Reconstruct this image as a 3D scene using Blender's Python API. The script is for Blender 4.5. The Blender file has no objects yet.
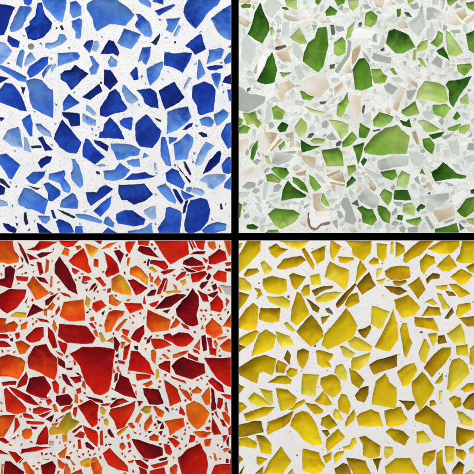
import bpy, bmesh, math, random
import numpy as np
from mathutils import Vector
from mathutils.geometry import delaunay_2d_cdt

# ---------------------------------------------------------------- camera, world, lamps, exposure
scene = bpy.context.scene
C = scene.collection
U = 0.001                                  # one photograph pixel stands for one millimetre
cam_data = bpy.data.cameras.new('camera')
cam = bpy.data.objects.new('camera', cam_data); C.objects.link(cam)
CAM_Z = 2.6
cam.location = (0, 0, CAM_Z)
cam_data.sensor_width = 36; cam_data.sensor_fit = 'HORIZONTAL'
cam_data.lens = 36 * CAM_Z / (474 * U)
cam_data.clip_start = 0.05; cam_data.clip_end = 50
scene.camera = cam

world = bpy.data.worlds.new('World'); scene.world = world
world.use_nodes = True
bg = world.node_tree.nodes['Background']
bg.inputs[0].default_value = (1, 1, 1, 1); bg.inputs[1].default_value = 0.05

def softbox(x, y, z, size, power, col=(1, 1, 1)):
    d = bpy.data.lights.new('softbox', 'AREA'); d.shape = 'SQUARE'; d.size = size; d.energy = power; d.color = col
    o = bpy.data.objects.new('softbox', d); C.objects.link(o)
    o.location = (x, y, z)
    o.rotation_euler = (Vector((0, 0, 0)) - Vector((x, y, z))).to_track_quat('-Z', 'Y').to_euler()
softbox(-0.7, 2.3, 1.8, 1.7, 103, (1, 0.995, 0.985))   # the scanner lamp: light falls in from the top of the picture
softbox(-2.3, -0.4, 2.0, 1.4, 15.5)
softbox(2.3, -0.4, 2.0, 1.4, 15.5)
softbox(0.0, -2.3, 2.0, 1.4, 10)
scene.view_settings.view_transform = 'Standard'
scene.view_settings.look = 'None'
scene.view_settings.gamma = 1
scene.view_settings.exposure = 0.06

# ---------------------------------------------------------------- helpers
def lin(c):
    return tuple(((v/255)/12.92 if v/255 <= 0.04045 else ((v/255+0.055)/1.055)**2.4) for v in c)

class NT:
    def __init__(s, name):
        s.m = bpy.data.materials.new(name); s.m.use_nodes = True
        s.t = s.m.node_tree; s.b = s.t.nodes['Principled BSDF']
    def n(s, kind, **kw):
        nd = s.t.nodes.new(kind)
        for k, v in kw.items():
            if k.startswith('i_'): nd.inputs[k[2:].replace('_', ' ')].default_value = v
            else: setattr(nd, k, v)
        return nd
    def l(s, a, b): s.t.links.new(a, b)
    def pos(s):
        g = s.n('ShaderNodeNewGeometry'); v = s.n('ShaderNodeVectorMath', operation='SCALE')
        s.l(g.outputs['Position'], v.inputs[0]); v.inputs['Scale'].default_value = 1/U
        return v.outputs[0]
    def noise(s, p, scale, detail=2, rough=0.5, dist=0.0):
        n = s.n('ShaderNodeTexNoise'); s.l(p, n.inputs['Vector'])
        n.inputs['Scale'].default_value = scale; n.inputs['Detail'].default_value = detail
        n.inputs['Roughness'].default_value = rough; n.inputs['Distortion'].default_value = dist
        return n.outputs['Fac']
    def rng(s, v, a, b, c, d, smooth=False):
        m = s.n('ShaderNodeMapRange'); s.l(v, m.inputs[0])
        if smooth: m.interpolation_type = 'SMOOTHSTEP'
        for i, x in enumerate((a, b, c, d)): m.inputs[i+1].default_value = x
        return m.outputs[0]
    def math(s, op, a, b=None):
        m = s.n('ShaderNodeMath', operation=op)
        for i, x in enumerate((a, b)):
            if x is None: continue
            if isinstance(x, (int, float)): m.inputs[i].default_value = x
            else: s.l(x, m.inputs[i])
        return m.outputs[0]
    def mix(s, f, a, b, blend='MIX'):
        m = s.n('ShaderNodeMix', data_type='RGBA', blend_type=blend)
        for i, x in ((0, f), (6, a), (7, b)):
            if isinstance(x, (int, float)): m.inputs[i].default_value = x
            elif isinstance(x, tuple): m.inputs[i].default_value = (*x[:3], 1)
            else: s.l(x, m.inputs[i])
        return m.outputs[2]
    def bump(s, h, dist, strength=1.0):
        b = s.n('ShaderNodeBump'); s.l(h, b.inputs['Height'])
        b.inputs['Distance'].default_value = dist*U; b.inputs['Strength'].default_value = strength
        s.l(b.outputs[0], s.b.inputs['Normal'])
    def speck(s, p, scale, radius, chance):
        # sparse round grains: small discs round Voronoi points of a random few cells
        v = s.n('ShaderNodeTexVoronoi', voronoi_dimensions='2D'); v.inputs['Scale'].default_value = scale; s.l(p, v.inputs['Vector'])
        d = s.rng(v.outputs['Distance'], radius*scale*0.6, radius*scale, 1, 0)
        sep = s.n('ShaderNodeSeparateColor'); s.l(v.outputs['Color'], sep.inputs[0])
        return s.math('MULTIPLY', d, s.math('LESS_THAN', sep.outputs[0], chance)), sep.outputs[1]

def glass_material(name, mott=0.05, wash=0.22, rough=0.16):
    q = NT(name); p = q.pos()
    a = q.n('ShaderNodeAttribute', attribute_name='main_tint').outputs['Color']
    b = q.n('ShaderNodeAttribute', attribute_name='thin_shading_tint').outputs['Color']
    t = q.n('ShaderNodeAttribute', attribute_name='thin_shading_mix').outputs['Fac']
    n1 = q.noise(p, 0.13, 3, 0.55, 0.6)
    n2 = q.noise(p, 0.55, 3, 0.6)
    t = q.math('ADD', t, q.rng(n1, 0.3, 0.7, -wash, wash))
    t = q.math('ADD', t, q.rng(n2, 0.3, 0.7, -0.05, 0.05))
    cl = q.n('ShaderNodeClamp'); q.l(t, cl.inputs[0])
    col = q.mix(cl.outputs[0], a, b)  # blend holds thin glass and the painted light-to-dark gradient alike
    # density of the melt varies from place to place
    v = q.rng(n2, 0.25, 0.75, 1-mott, 1+mott)
    h = q.n('ShaderNodeHueSaturation'); q.l(col, h.inputs['Color']); q.l(v, h.inputs['Value'])
    col = h.outputs[0]
    # seed bubbles and chalky scuffs
    f, _ = q.speck(p, 0.17, 0.40, 0.22)
    col = q.mix(q.math('MULTIPLY', f, 0.10), col, (0.8, 0.82, 0.85))
    sc = q.rng(q.noise(p, 0.9, 4, 0.75), 0.62, 0.85, 0, 0.14)
    col = q.mix(sc, col, b)
    fine = q.rng(q.noise(p, 2.2, 2, 0.7), 0.25, 0.75, 0.965, 1.035)
    h2 = q.n('ShaderNodeHueSaturation'); q.l(col, h2.inputs['Color']); q.l(fine, h2.inputs['Value'])
    q.l(h2.outputs[0], q.b.inputs['Base Color'])
    q.l(q.rng(n2, 0.2, 0.8, rough, rough+0.2), q.b.inputs['Roughness'])
    q.b.inputs['IOR'].default_value = 1.5
    q.b.inputs['Specular IOR Level'].default_value = 0.0     # the body: colour seen inside the fragment
    # the polished face over it: clear glass, a little tinted
    f = NT(name+'_face'); f.t.nodes.remove(f.b); p = f.pos()
    out = [n for n in f.t.nodes if n.type == 'OUTPUT_MATERIAL'][0]
    tr = f.n('ShaderNodeBsdfTransparent'); tr.inputs[0].default_value = (0.985, 0.985, 0.985, 1)
    gl = f.n('ShaderNodeBsdfGlossy'); gl.inputs['Roughness'].default_value = 0.12
    bp = f.n('ShaderNodeBump'); f.l(f.noise(p, 0.3, 4, 0.6), bp.inputs['Height']); bp.inputs['Distance'].default_value = 0.25*U; bp.inputs['Strength'].default_value = 0.5
    fr = f.n('ShaderNodeLayerWeight'); fr.inputs['Blend'].default_value = 0.5
    f.l(bp.outputs[0], gl.inputs['Normal']); f.l(bp.outputs[0], fr.inputs['Normal'])
    mx = f.n('ShaderNodeMixShader'); f.l(f.math('ADD', f.math('MULTIPLY', f.math('POWER', fr.outputs['Facing'], 5.0), 0.9), 0.035), mx.inputs[0]); f.l(tr.outputs[0], mx.inputs[1]); f.l(gl.outputs[0], mx.inputs[2])
    f.l(mx.outputs[0], out.inputs['Surface'])
    return f.m, q.m

def shell_material(name):
    q = NT(name); p = q.pos()
    a = q.n('ShaderNodeAttribute', attribute_name='main_tint').outputs['Color']
    b = q.n('ShaderNodeAttribute', attribute_name='thin_shading_tint').outputs['Color']
    t = q.n('ShaderNodeAttribute', attribute_name='thin_shading_mix').outputs['Fac']
    w = q.n('ShaderNodeTexWave', wave_type='BANDS', bands_direction='DIAGONAL')
    q.l(p, w.inputs['Vector']); w.inputs['Scale'].default_value = 0.16
    w.inputs['Distortion'].default_value = 5; w.inputs['Detail'].default_value = 3; w.inputs['Detail Scale'].default_value = 0.5
    t = q.math('ADD', t, q.rng(w.outputs['Fac'], 0, 1, -0.06, 0.06))
    cl = q.n('ShaderNodeClamp'); q.l(t, cl.inputs[0])
    col = q.mix(cl.outputs[0], a, b)
    col = q.mix(q.rng(q.noise(p, 0.5, 3, 0.7), 0.5, 0.75, 0, 0.35), col, lin((246, 243, 240)))
    q.l(col, q.b.inputs['Base Color'])
    q.b.inputs['Roughness'].default_value = 0.25
    q.b.inputs['Coat Weight'].default_value = 0.6
    q.bump(q.noise(p, 0.3, 3), 0.2, 0.4)
    return q.m

def mortar_material(name, base, shade, grains, cloud=0.35, cloud_scale=0.05):
    q = NT(name); p = q.pos()
    col = q.mix(q.rng(q.noise(p, cloud_scale, 4, 0.6), 0.35, 0.68, 0, cloud*1.6, True), lin(base), lin(shade))
    col = q.mix(q.rng(q.noise(p, 0.38, 4, 0.65), 0.48, 0.72, 0, cloud), col, lin(shade))
    for scale, rad, chance, amount, tint in grains:
        f, r = q.speck(p, scale, rad, chance)
        col = q.mix(q.math('MULTIPLY', f, q.rng(r, 0, 1, amount*0.3, amount)), col, lin(tint))
    fine = q.rng(q.noise(p, 1.1, 3, 0.75), 0.25, 0.75, 0.925, 1.065)
    h = q.n('ShaderNodeHueSaturation'); q.l(col, h.inputs['Color']); q.l(fine, h.inputs['Value'])
    q.l(h.outputs[0], q.b.inputs['Base Color'])
    q.b.inputs['Roughness'].default_value = 0.55
    q.b.inputs['Specular IOR Level'].default_value = 0.3
    q.bump(q.noise(p, 0.7, 5, 0.7), 0.5, 0.6)
    return q.m

# ---------------------------------------------------------------- outlines (pixels of the photographed sample board)
def area(P): return sum(P[i-1][0]*P[i][1]-P[i][0]*P[i-1][1] for i in range(len(P)))/2

def inside(p, P):
    c = False; x, y = p
    for i in range(len(P)):
        a = P[i-1]; b = P[i]
        if (a[1] > y) != (b[1] > y) and x < (b[0]-a[0])*(y-a[1])/(b[1]-a[1])+a[0]: c = not c
    return c

def nearest(p, P):
    best = 1e9; bp = None
    for i in range(len(P)):
        ax, ay = P[i-1]; bx, by = P[i]; dx = bx-ax; dy = by-ay
        L = dx*dx+dy*dy
        t = 0 if L < 1e-12 else max(0, min(1, ((p[0]-ax)*dx+(p[1]-ay)*dy)/L))
        qx = ax+t*dx; qy = ay+t*dy; d = (p[0]-qx)**2+(p[1]-qy)**2
        if d < best: best = d; bp = (qx, qy)
    return math.sqrt(best), bp

def fracture(P, rnd, rect):
    # knap a traced outline: slightly blunted corners, bowed and chipped edges
    g = 0.40; P0 = P; P = []                      # the traced line runs just inside the true edge
    for i in range(len(P0)):
        a, p, b = P0[i-1], P0[i], P0[(i+1) % len(P0)]
        la = max(math.dist(a, p), 1e-6); lb = max(math.dist(p, b), 1e-6)
        n1 = ((p[1]-a[1])/la, -(p[0]-a[0])/la); n2 = ((b[1]-p[1])/lb, -(b[0]-p[0])/lb)
        m = (n1[0]+n2[0], n1[1]+n2[1]); k = max(m[0]**2+m[1]**2, 0.6)
        P.append((p[0]+2*g*m[0]/k, p[1]+2*g*m[1]/k))
    Q = []
    for i in range(len(P)):
        a = P[i]; b = P[(i+1) % len(P)]; L = math.dist(a, b)
        t = min(0.10, 0.22/max(L, 0.01))
        Q += [(a[0]+t*(b[0]-a[0]), a[1]+t*(b[1]-a[1])), (b[0]+t*(a[0]-b[0]), b[1]+t*(a[1]-b[1]))]
    R = []; amp0 = rnd.uniform(0.05, 0.18)
    for i in range(len(Q)):
        a = Q[i]; b = Q[(i+1) % len(Q)]; L = math.dist(a, b)
        n = max(1, round(L/0.95))
        if L < 1e-6: continue
        nx, ny = (b[1]-a[1])/L, -(b[0]-a[0])/L
        bow = rnd.uniform(-0.03, 0.035)*L; ph = rnd.uniform(0, 6.28); fr = rnd.uniform(0.5, 1.2)
        amp = amp0*min(1, L/4)
        for k in range(n):
            t = k/n
            o = bow*4*t*(1-t) + (amp*math.sin(ph+fr*t*L)*math.sin(math.pi*t) + rnd.uniform(-amp, amp)*0.8 if k else 0)
            R.append((a[0]+t*(b[0]-a[0])+nx*o, a[1]+t*(b[1]-a[1])+ny*o))
    x0, y0, x1, y1 = rect; e = 0.15
    return [(min(max(x, x0+e), x1-e), min(max(y, y0+e), y1-e)) for x, y in R]

def bbox(P):
    xs = [p[0] for p in P]; ys = [p[1] for p in P]
    return min(xs), min(ys), max(xs), max(ys)

def keep_apart(out, P, rect, shell=False):
    # a grout line always runs between two neighbouring chips
    bb = bbox(P); res = []; gap = 0.55
    near = [q for q in out if not (q['bb'][0] > bb[2]+gap or q['bb'][2] < bb[0]-gap or q['bb'][1] > bb[3]+gap or q['bb'][3] < bb[1]-gap)]
    for p in P:
        for q in near:
            b = q['bb']
            if p[0] < b[0]-gap or p[0] > b[2]+gap or p[1] < b[1]-gap or p[1] > b[3]+gap: continue
            gap = 0.08 if shell and q['shell'] else 0.55
            d, n = nearest(p, q['P']); ins = inside(p, q['P'])
            if ins or d < gap:
                if d < 1e-6: continue
                s = (-1 if ins else 1)/d
                p = (n[0]+(p[0]-n[0])*s*gap, n[1]+(p[1]-n[1])*s*gap)
        res.append(p)
    x0, y0, x1, y1 = rect; e = 0.15
    res = [(min(max(x, x0+e), x1-e), min(max(y, y0+e), y1-e)) for x, y in res]
    fin = []
    for p in res:
        if not fin or math.dist(p, fin[-1]) > 0.12: fin.append(p)
    return fin

DIRS = {'8': (0, -1), '2': (0, 1), '4': (-1, 0), '6': (1, 0), '7': (-.7, -.7), '9': (.7, -.7), '1': (-.7, .7), '3': (.7, .7)}  # side that takes the second tint, painting light and shade across a chip

def chip_geometry(q, depth, rnd):
    """vertices (pixels, z), faces and the two tints of one chip"""
    P = q['P']; A = abs(area(P)); x0, y0, x1, y1 = q['bb']
    pts = [Vector(p) for p in P]; n0 = len(pts)
    extra = []
    if A > 5:
        sp = 1.5 if A < 150 else 2.0
        y = y0 + sp*0.4
        row = 0
        while y < y1:
            x = x0 + sp*0.4 + (sp/2 if row % 2 else 0)
            while x < x1:
                c = (x+rnd.uniform(-.3, .3), y+rnd.uniform(-.3, .3))
                if inside(c, P):
                    d, _ = nearest(c, P)
                    if d > 0.7: extra.append(c)
                x += sp
            y += sp*0.87; row += 1
        for i in range(0, n0):
            a = P[i-1]; b = P[(i+1) % n0]; L = math.dist(a, b)
            if L < 1e-6: continue
            c = (P[i][0]-(b[1]-a[1])/L*0.45, P[i][1]+(b[0]-a[0])/L*0.45)
            if inside(c, P) and nearest(c, P)[0] > 0.3: extra.append(c)
    allp = pts+[Vector(c) for c in extra]
    vs, _, fs, ov, _, _ = delaunay_2d_cdt(allp, [], [list(range(n0))], 1, 1e-5)
    cx = (x0+x1)/2; cy = (y0+y1)/2
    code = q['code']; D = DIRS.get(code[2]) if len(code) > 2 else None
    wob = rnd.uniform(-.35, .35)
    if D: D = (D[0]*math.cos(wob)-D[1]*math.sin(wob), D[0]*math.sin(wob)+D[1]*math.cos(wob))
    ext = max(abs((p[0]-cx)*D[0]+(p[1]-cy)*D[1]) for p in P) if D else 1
    creases = []                                  # shell-shaped fracture steps where the glass is suddenly thinner
    for _ in range(0 if A < 25 else rnd.choice((0, 1, 1, 2)) + (A > 120)):
        an = rnd.uniform(0, 6.28); creases.append((cx+rnd.uniform(-.3, .3)*(x1-x0), cy+rnd.uniform(-.3, .3)*(y1-y0), math.cos(an), math.sin(an), rnd.uniform(.25, .55), rnd.uniform(1.2, 4), rnd.uniform(0.01, 0.06)))
    Z = []; T = []; B = []; bw = max(1.8, min(x1-x0, y1-y0)*rnd.uniform(.22, .42)); tx = rnd.uniform(-.16, .16); ty = rnd.uniform(-.16, .16)
    for v in vs:
        d, _ = nearest((v.x, v.y), P)
        Z.append(-depth - 0.16*max(0, 1-d/0.5)**2)
        rim = max(0, 1-d/1.8)
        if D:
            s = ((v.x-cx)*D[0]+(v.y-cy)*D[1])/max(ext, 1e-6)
            t = 1/(1+math.exp(-4.2*(s-0.12)))  # shading from dark side to light side, painted into the tint blend
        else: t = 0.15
        for kx, ky, kc, ks, ka, kw, kb in creases:
            u = (v.x-kx)*kc+(v.y-ky)*ks; w = -(v.x-kx)*ks+(v.y-ky)*kc; u += kb*w*w
            if u > 0: t += ka*math.exp(-u/kw)
            else: t += ka*max(0, 1+u/0.8)*0.6
        e = min(d/bw, 1)
        zb = -min(0.36, 0.19+0.012*A)-q['relief']*bw*0.5*(1-(1-e)**2)-e*(tx*(v.x-cx)+ty*(v.y-cy))
        for kx, ky, kc, ks, ka, kw, kb in creases:
            u = (v.x-kx)*kc+(v.y-ky)*ks; w = -(v.x-kx)*ks+(v.y-ky)*kc; u += kb*w*w
            zb += e*ka*q['relief']*1.6*(math.exp(-u/(kw*1.5)) if u > 0 else max(0, 1+u/1.5))
        B.append(Z[-1]-0.03-(0.5*e*q['relief'] if A > 20 else 0) if q['flush'] else min(zb, -0.185)-depth)
        if 'lip' in q:                                   # brown outer skin showing along one side of a shell
            s = (v.x-cx)*math.cos(q['lip'])+(v.y-cy)*math.sin(q['lip'])
            T.append(0.75/(1+math.exp(-2.2*(s-0.28*min(x1-x0, y1-y0))))+0.05); continue
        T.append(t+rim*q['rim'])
    return vs, Z, T, fs, B

def make_mesh(name, chips, depth, rnd, origin=None, solid=False):
    """one mesh from one or several chips; each has a polished face and a skirt sunk in the binder"""
    MI = []; V = []; F = []; TK = []; TN = []; TH = []
    for q in chips:
        vs, Z, T, fs, B = chip_geometry(q, depth + q['dz'], rnd)
        base = len(V); edge = {}
        for v, z, t in zip(vs, Z, T):
            V.append((v.x, v.y, z)); TH.append(t); TK.append(q['thick']); TN.append(q['thin'])  # thick: main tint; thin: tint for thin glass and painted shading alike
        if not solid:
            low = len(V)
            for v, z, t in zip(vs, B, T):
                V.append((v.x, v.y, z)); TH.append(t); TK.append(q['thick']); TN.append(q['thin'])
        for f in fs:
            f = list(f)
            a = sum(vs[f[i-1]].x*vs[f[i]].y-vs[f[i]].x*vs[f[i-1]].y for i in range(len(f)))
            if a > 0: f = f[::-1]                       # y is flipped below, so this faces up
            F.append([base+i for i in f]); MI.append(0)
            if not solid: F.append([low+i for i in f]); MI.append(1)
            for i in range(len(f)):
                e = (f[i], f[(i+1) % len(f)])
                edge[e] = 1
        down = {}
        for a, b in list(edge):
            if (b, a) in edge: continue
            for k in (a, b):
                if k not in down:
                    down[k] = len(V); V.append((vs[k].x, vs[k].y, -depth-4.0)); TH.append(T[k]); TK.append(q['thick']); TN.append(q['thin'])
            F.append([base+b, base+a, down[a], down[b]]); MI.append(0 if solid else 1)
    if origin is None: origin = (237, 237)
    me = bpy.data.meshes.new(name)
    me.from_pydata([((x-origin[0])*U, (origin[1]-y)*U, z*U) for x, y, z in V], [], F)
    n = len(V)
    me.polygons.foreach_set('material_index', np.array(MI, dtype=np.int32))
    me.polygons.foreach_set('use_smooth', np.array([m == 1 for m in MI], dtype=bool))
    for nm, data in (('main_tint', TK), ('thin_shading_tint', TN)):
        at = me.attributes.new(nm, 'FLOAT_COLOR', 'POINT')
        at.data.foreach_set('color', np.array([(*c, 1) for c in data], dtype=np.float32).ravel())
    at = me.attributes.new('thin_shading_mix', 'FLOAT', 'POINT')
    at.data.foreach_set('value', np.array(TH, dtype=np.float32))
    me.update()
    return me
DATA = {
'blue': '''DE9 870,40 961,-20 1157,-20 1191,20 1301,100 1341,150 1311,190 1251,257 1101,236 971,311 941,261 930,190 870,90
ED3 261,810 351,786 411,800 491,890 525,900 531,1061 525,1177 421,1131 331,1081 301,1011 297,920
BC7 1911,2001 2001,1981 2071,2001 2101,2101 2081,2202 2001,2302 1930,2330 1887,2330 1851,2302 1845,2242 1861,2162 1881,2051
BD9 1891,-20 2212,-20 2172,50 2081,120 2021,210 1957,287 1871,200 1837,120 1845,70
BC8 1462,1145 1492,1171 1562,1261 1612,1311 1582,1401 1522,1478 1401,1462 1361,1401 1357,1241 1391,1201
CB8 1931,860 2041,816 2122,850 2152,900 2146,1001 2132,1111 2011,1151 1981,1131 1971,1051 1925,981
CB3 417,30 445,140 517,230 511,277 431,371 351,401 281,385 251,285 301,251 297,216 357,156 381,30
CB7 621,1197 711,1301 812,1422 762,1532 681,1522 601,1472 541,1391 571,1301
CA2 1191,1851 1442,1837 1526,1941 1442,2011 1341,2045 1271,1997 1217,1997 1187,1931
BC7 -28,900 0,896 50,830 120,840 200,941 265,1111 200,1101 110,1061 0,1021 -28,1002
ED3 180,2001 241,1881 311,1891 481,2001 441,2142 331,2091 261,2081 190,2041
CD8 1661,2081 1691,2071 1811,2122 1801,2282 1794,2330 1594,2330 1580,2282 1651,2182
CB4 1151,890 1191,930 1217,1001 1271,1081 1241,1111 1141,1131 1061,1167 1001,1151 1005,1081 1071,981 1101,920
CE1 2111,190 2182,130 2310,51 2310,396 2272,391 2202,341 2162,291 2142,241
CE1 1677,1117 1751,1091 1877,1067 1911,1171 1851,1241 1761,1301 1671,1337 1677,1241
BA3 1590,906 1741,820 1841,971 1791,1021 1651,1091 1620,1011
DE2 411,-20 661,-20 651,100 621,220 571,200 491,110 445,60
BC4 1651,521 1731,537 1851,525 1917,531 1891,611 1825,726 1771,691 1701,661 1645,651
CA9 605,746 651,705 711,701 752,651 882,738 802,812 711,898 661,822 611,792
DE3 1801,1401 1871,1337 1931,1381 1921,1452 1885,1522 1871,1592 1757,1602 1737,1442
BC4 1165,2142 1251,2101 1325,2105 1452,2192 1438,2242 1341,2262 1181,2232 1161,2192
AB4 -20,40 100,56 148,76 124,116 90,200 36,345 -20,357
DE8 1111,1438 1301,1446 1401,1498 1381,1552 1301,1558 1241,1592 1171,1598 1141,1522 1111,1472
CD1 -28,1555 -28,1550 60,1536 200,1651 120,1791 90,1781 0,1641
BC7 1101,1177 1211,1311 1241,1391 991,1377 1001,1321 1031,1317 1045,1241
BC7 860,1387 890,1401 961,1492 1045,1572 951,1642 830,1562 830,1472
DE1 200,64 305,68 315,100 271,160 216,277 150,311 110,317 100,281 150,160 184,96
CE2 1241,287 1405,345 1371,411 1311,487 1211,457 1177,425
EF1 180,1271 200,1301 224,1472 120,1458 30,1391 80,1301
DE4 1201,1630 1297,1701 1231,1781 1131,1807 1051,1791 1037,1711 1151,1697
CB3 1371,904 1502,884 1562,930 1582,1081 1512,1071 1452,1031 1432,971
CB6 860,1925 971,1925 1001,1877 1057,1851 1127,1891 1031,1971 910,2057 880,2011
EF7 2005,1801 2071,1751 2252,1745 2258,1781 2192,1851 2132,1891 2081,1877 2071,1831 2021,1821
DC7 1657,1731 1721,1685 1781,1711 1845,1831 1831,1891 1751,1851 1671,1811
CE3 1361,140 1401,144 1492,224 1522,331 1502,371 1452,361 1411,321 1361,271 1351,251 1385,190
C 481,569 475,641 381,732 301,778 271,732 301,661 421,577
ED9 491,1741 641,1705 651,1741 637,1781 705,1881 691,1925 637,1911 601,1831 491,1791
CB2 2001,341 2017,351 2025,401 2057,491 1951,545 1901,481 1857,457
DE9 1470,691 1620,617 1636,637 1590,762 1500,852 1476,772
EF7 -20,417 50,431 120,511 70,581 16,641 -20,621
CE1 581,531 701,525 772,525 798,561 782,593 681,625 581,661
E 716,1590 750,1596 790,1661 820,1761 830,1851 800,1877 720,1791 710,1731 730,1701 730,1630
DE7 601,2071 621,2001 722,1931 752,1951 782,2021 772,2085
ED1 2044,2330 2021,2302 2081,2252 2172,2222 2262,2242 2252,2302 2162,2322 2133,2330
A 1045,697 1101,701 1177,818 1101,898 1041,842
ED8 1620,1370 1651,1376 1701,1590 1711,1661 1661,1651 1610,1560 1610,1440
DC4 2310,1468 2282,1486 2212,1361 2222,1321 2262,1241 2310,1225
DC3 437,1841 481,1825 601,1911 601,1951 521,2011 481,2001 481,1931
E 1570,1871 1651,1837 1701,1891 1761,2011 1751,2037 1681,2001 1620,1941
EF1 2061,1420 2138,1460 2081,1510 2001,1657 1951,1641 1981,1550 2031,1460
DE1 2091,501 2202,481 2238,497 2212,581 2071,637 2091,551
BC1 601,2330 561,2212 591,2192 701,2242 738,2322 705,2330
A 621,1125 792,1137 798,1251 711,1261 681,1191 631,1157
A 2172,1520 2202,1510 2212,1540 2192,1620 2091,1711 2031,1737 2091,1610
BA8 1091,401 1131,411 1191,531 1177,561 1131,531 1011,537
DE2 705,24 758,10 812,70 812,150 732,180 701,120
CD9 1111,1965 1091,2071 1001,2166 936,2111 981,2071 1031,2021
D 0,651 60,671 261,772 261,818 180,802 110,752 0,681
DE3 2142,1145 2232,1091 2282,1131 2278,1165 2212,1231 2172,1257 2146,1201
CD4 261,1781 331,1721 451,1717 437,1761 351,1837 301,1825
FE8 1231,850 1251,860 1341,951 1381,997 1311,1037 1261,1001 1225,920
DC9 691,941 792,1025 701,1077 637,1111 631,1031
CE1 1426,477 1506,471 1498,561 1462,645 1442,637 1422,601 1385,617 1405,541
CD7 220,1201 301,1145 325,1241 321,1361 301,1361 236,1251
DE2 718,216 792,184 818,200 802,381 758,381 762,321 722,271
BC1 1321,1737 1452,1721 1492,1751 1558,1757 1502,1777 1391,1791 1245,1797
A 991,840 1021,910 900,997 824,971
FE9 601,341 641,345 667,391 621,437 491,487 457,477 457,431 541,425 577,401
DE2 1665,190 1801,176 1761,261 1721,325 1661,297 1681,251
CD7 2218,1651 2282,1570 2310,1579 2310,1726 2282,1737 2232,1721
DE9 1281,2330 1281,2312 1442,2282 1512,2232 1528,2330
DC9 1311,1171 1325,1181 1311,1301 1211,1251 1197,1211 1241,1181
F 1442,2105 1502,2071 1552,2061 1558,2182 1522,2192 1452,2142
DE1 900,565 920,561 991,651 961,738 910,746 896,691 930,651
DE1 1997,1197 2041,1171 2101,1171 2138,1217 2111,1267 2021,1251
E 756,2146 860,2146 1021,2212 1011,2232 880,2202 780,2178
FE8 357,1241 401,1237 501,1321 517,1371 441,1351 381,1297
CE3 2118,742 2152,728 2206,738 2202,802 2178,886 2152,852 2122,782
A 411,1590 471,1560 517,1570 501,1620 411,1681 381,1630
DF1 830,1137 957,1205 951,1257 880,1245 830,1211
DE3 1987,597 2001,607 2051,738 1981,798 1971,772
E 230,497 245,525 216,677 164,645 176,581 200,511
B 84,357 196,417 180,477 124,465 76,411
EF1 301,525 321,537 355,597 257,665 245,651 271,561
BC6 1550,110 1731,44 1751,50 1711,84 1590,156
A 381,1381 421,1365 461,1438 525,1498 451,1506
A 395,2330 371,2232 401,2242 520,2330
E 1371,-20 1462,-20 1512,40 1502,76 1411,30
E 1271,1610 1391,1590 1401,1661 1341,1665 1281,1641
BD2 836,457 870,411 924,401 930,431 896,525 856,481
AB7 941,1401 1001,1411 1085,1462 1071,1512 1011,1472 951,1432
BC4 1357,671 1371,681 1381,792 1337,798 1301,732
FE2 1081,621 1111,561 1131,581 1171,611 1161,661 1101,671
A 30,2232 70,2238 164,2292 151,2330 146,2330 90,2312 40,2262
F 241,1371 271,1391 311,1522 241,1502
DE8 1061,2172 1081,2166 1141,2232 1131,2272 1037,2232
E 381,2158 491,2162 501,2192 461,2238 421,2222
F 1937,1877 2021,1897 2045,1931 2021,1957 1925,1925
D 2252,1831 2310,1766 2310,1898 2242,1877
B 2071,671 2152,651 2222,657 2228,677 2152,701 2091,697
A 2310,842 2226,822 2252,772 2310,742
BD4 1530,-20 1636,-20 1630,44 1530,16
F 936,411 977,411 991,461 961,517 920,501
CD4 1811,1901 1851,1925 1941,1961 1857,1997 1831,1971
A -10,1845 50,1881 40,1941 -20,1951
D 2292,531 2310,528 2310,618 2252,641 2242,601
C 234,-20 321,-20 311,36 285,56 245,36
A 1731,1891 1761,1897 1831,2011 1811,2037 1771,1981
CD8 752,2330 760,2262 820,2262 828,2330
F -10,1991 70,2021 76,2057 -10,2065
A -20,758 84,782 -20,842
F 870,1051 961,1137 941,1157 860,1101
K -10,1781 30,1791 100,1871 90,1881 0,1821
DC2 1031,2330 1081,2278 1173,2330
BE9 491,651 521,645 481,701 431,778 421,742 451,691
K 1516,425 1596,341 1600,357 1560,451
K 241,2132 261,2122 281,2232 261,2252 241,2202
D 1691,1371 1771,1377 1761,1401 1697,1438
F 1791,251 1811,271 1761,365 1737,357 1761,301
C 2272,900 2310,896 2310,1007 2292,1001
F 1891,772 1917,782 1851,892 1837,882
A 1857,2011 1881,2001 1851,2122 1831,2132 1837,2071
K 1837,1616 1853,1620 1911,1741 1901,1751 1851,1671
A 1827,1297 1891,1237 1925,1231 1917,1261 1871,1291
G 311,437 331,443 341,465 331,487 311,495 291,487 281,465 291,443
K 1985,1331 2011,1321 2065,1341 2071,1367 2031,1371
K 571,2091 752,2172 732,2182 641,2138
E 1865,1881 1901,1871 1931,1891 1901,1921 1865,1911
K 311,1462 411,1458 411,1478 321,1480
F 525,657 557,641 561,661 517,722 511,701
A 511,2101 531,2101 561,2182 537,2182
K 210,870 251,876 230,951
K 271,1851 401,1881 371,1897
F 961,1657 1017,1641 1061,1657 1001,1669
E 1442,1530 1486,1560 1432,1580
F 1542,1630 1558,1636 1562,1701 1550,1701
A -10,1171 40,1181 10,1211
K 1851,1761 1865,1765 1905,1811 1897,1827
K 617,251 637,291 621,301 601,267
K 1530,1171 1600,1197 1610,1217 1570,1201
K 2202,2041 2214,2037 2226,2091 2206,2091
K 1757,1624 1831,1731 1851,1761 1801,1705
K 961,1717 991,1717 997,1741 971,1741
A 2310,473 2282,471 2310,452
F 1941,645 1971,621 1961,645
K 160,2232 180,2238 170,2258''',
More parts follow.
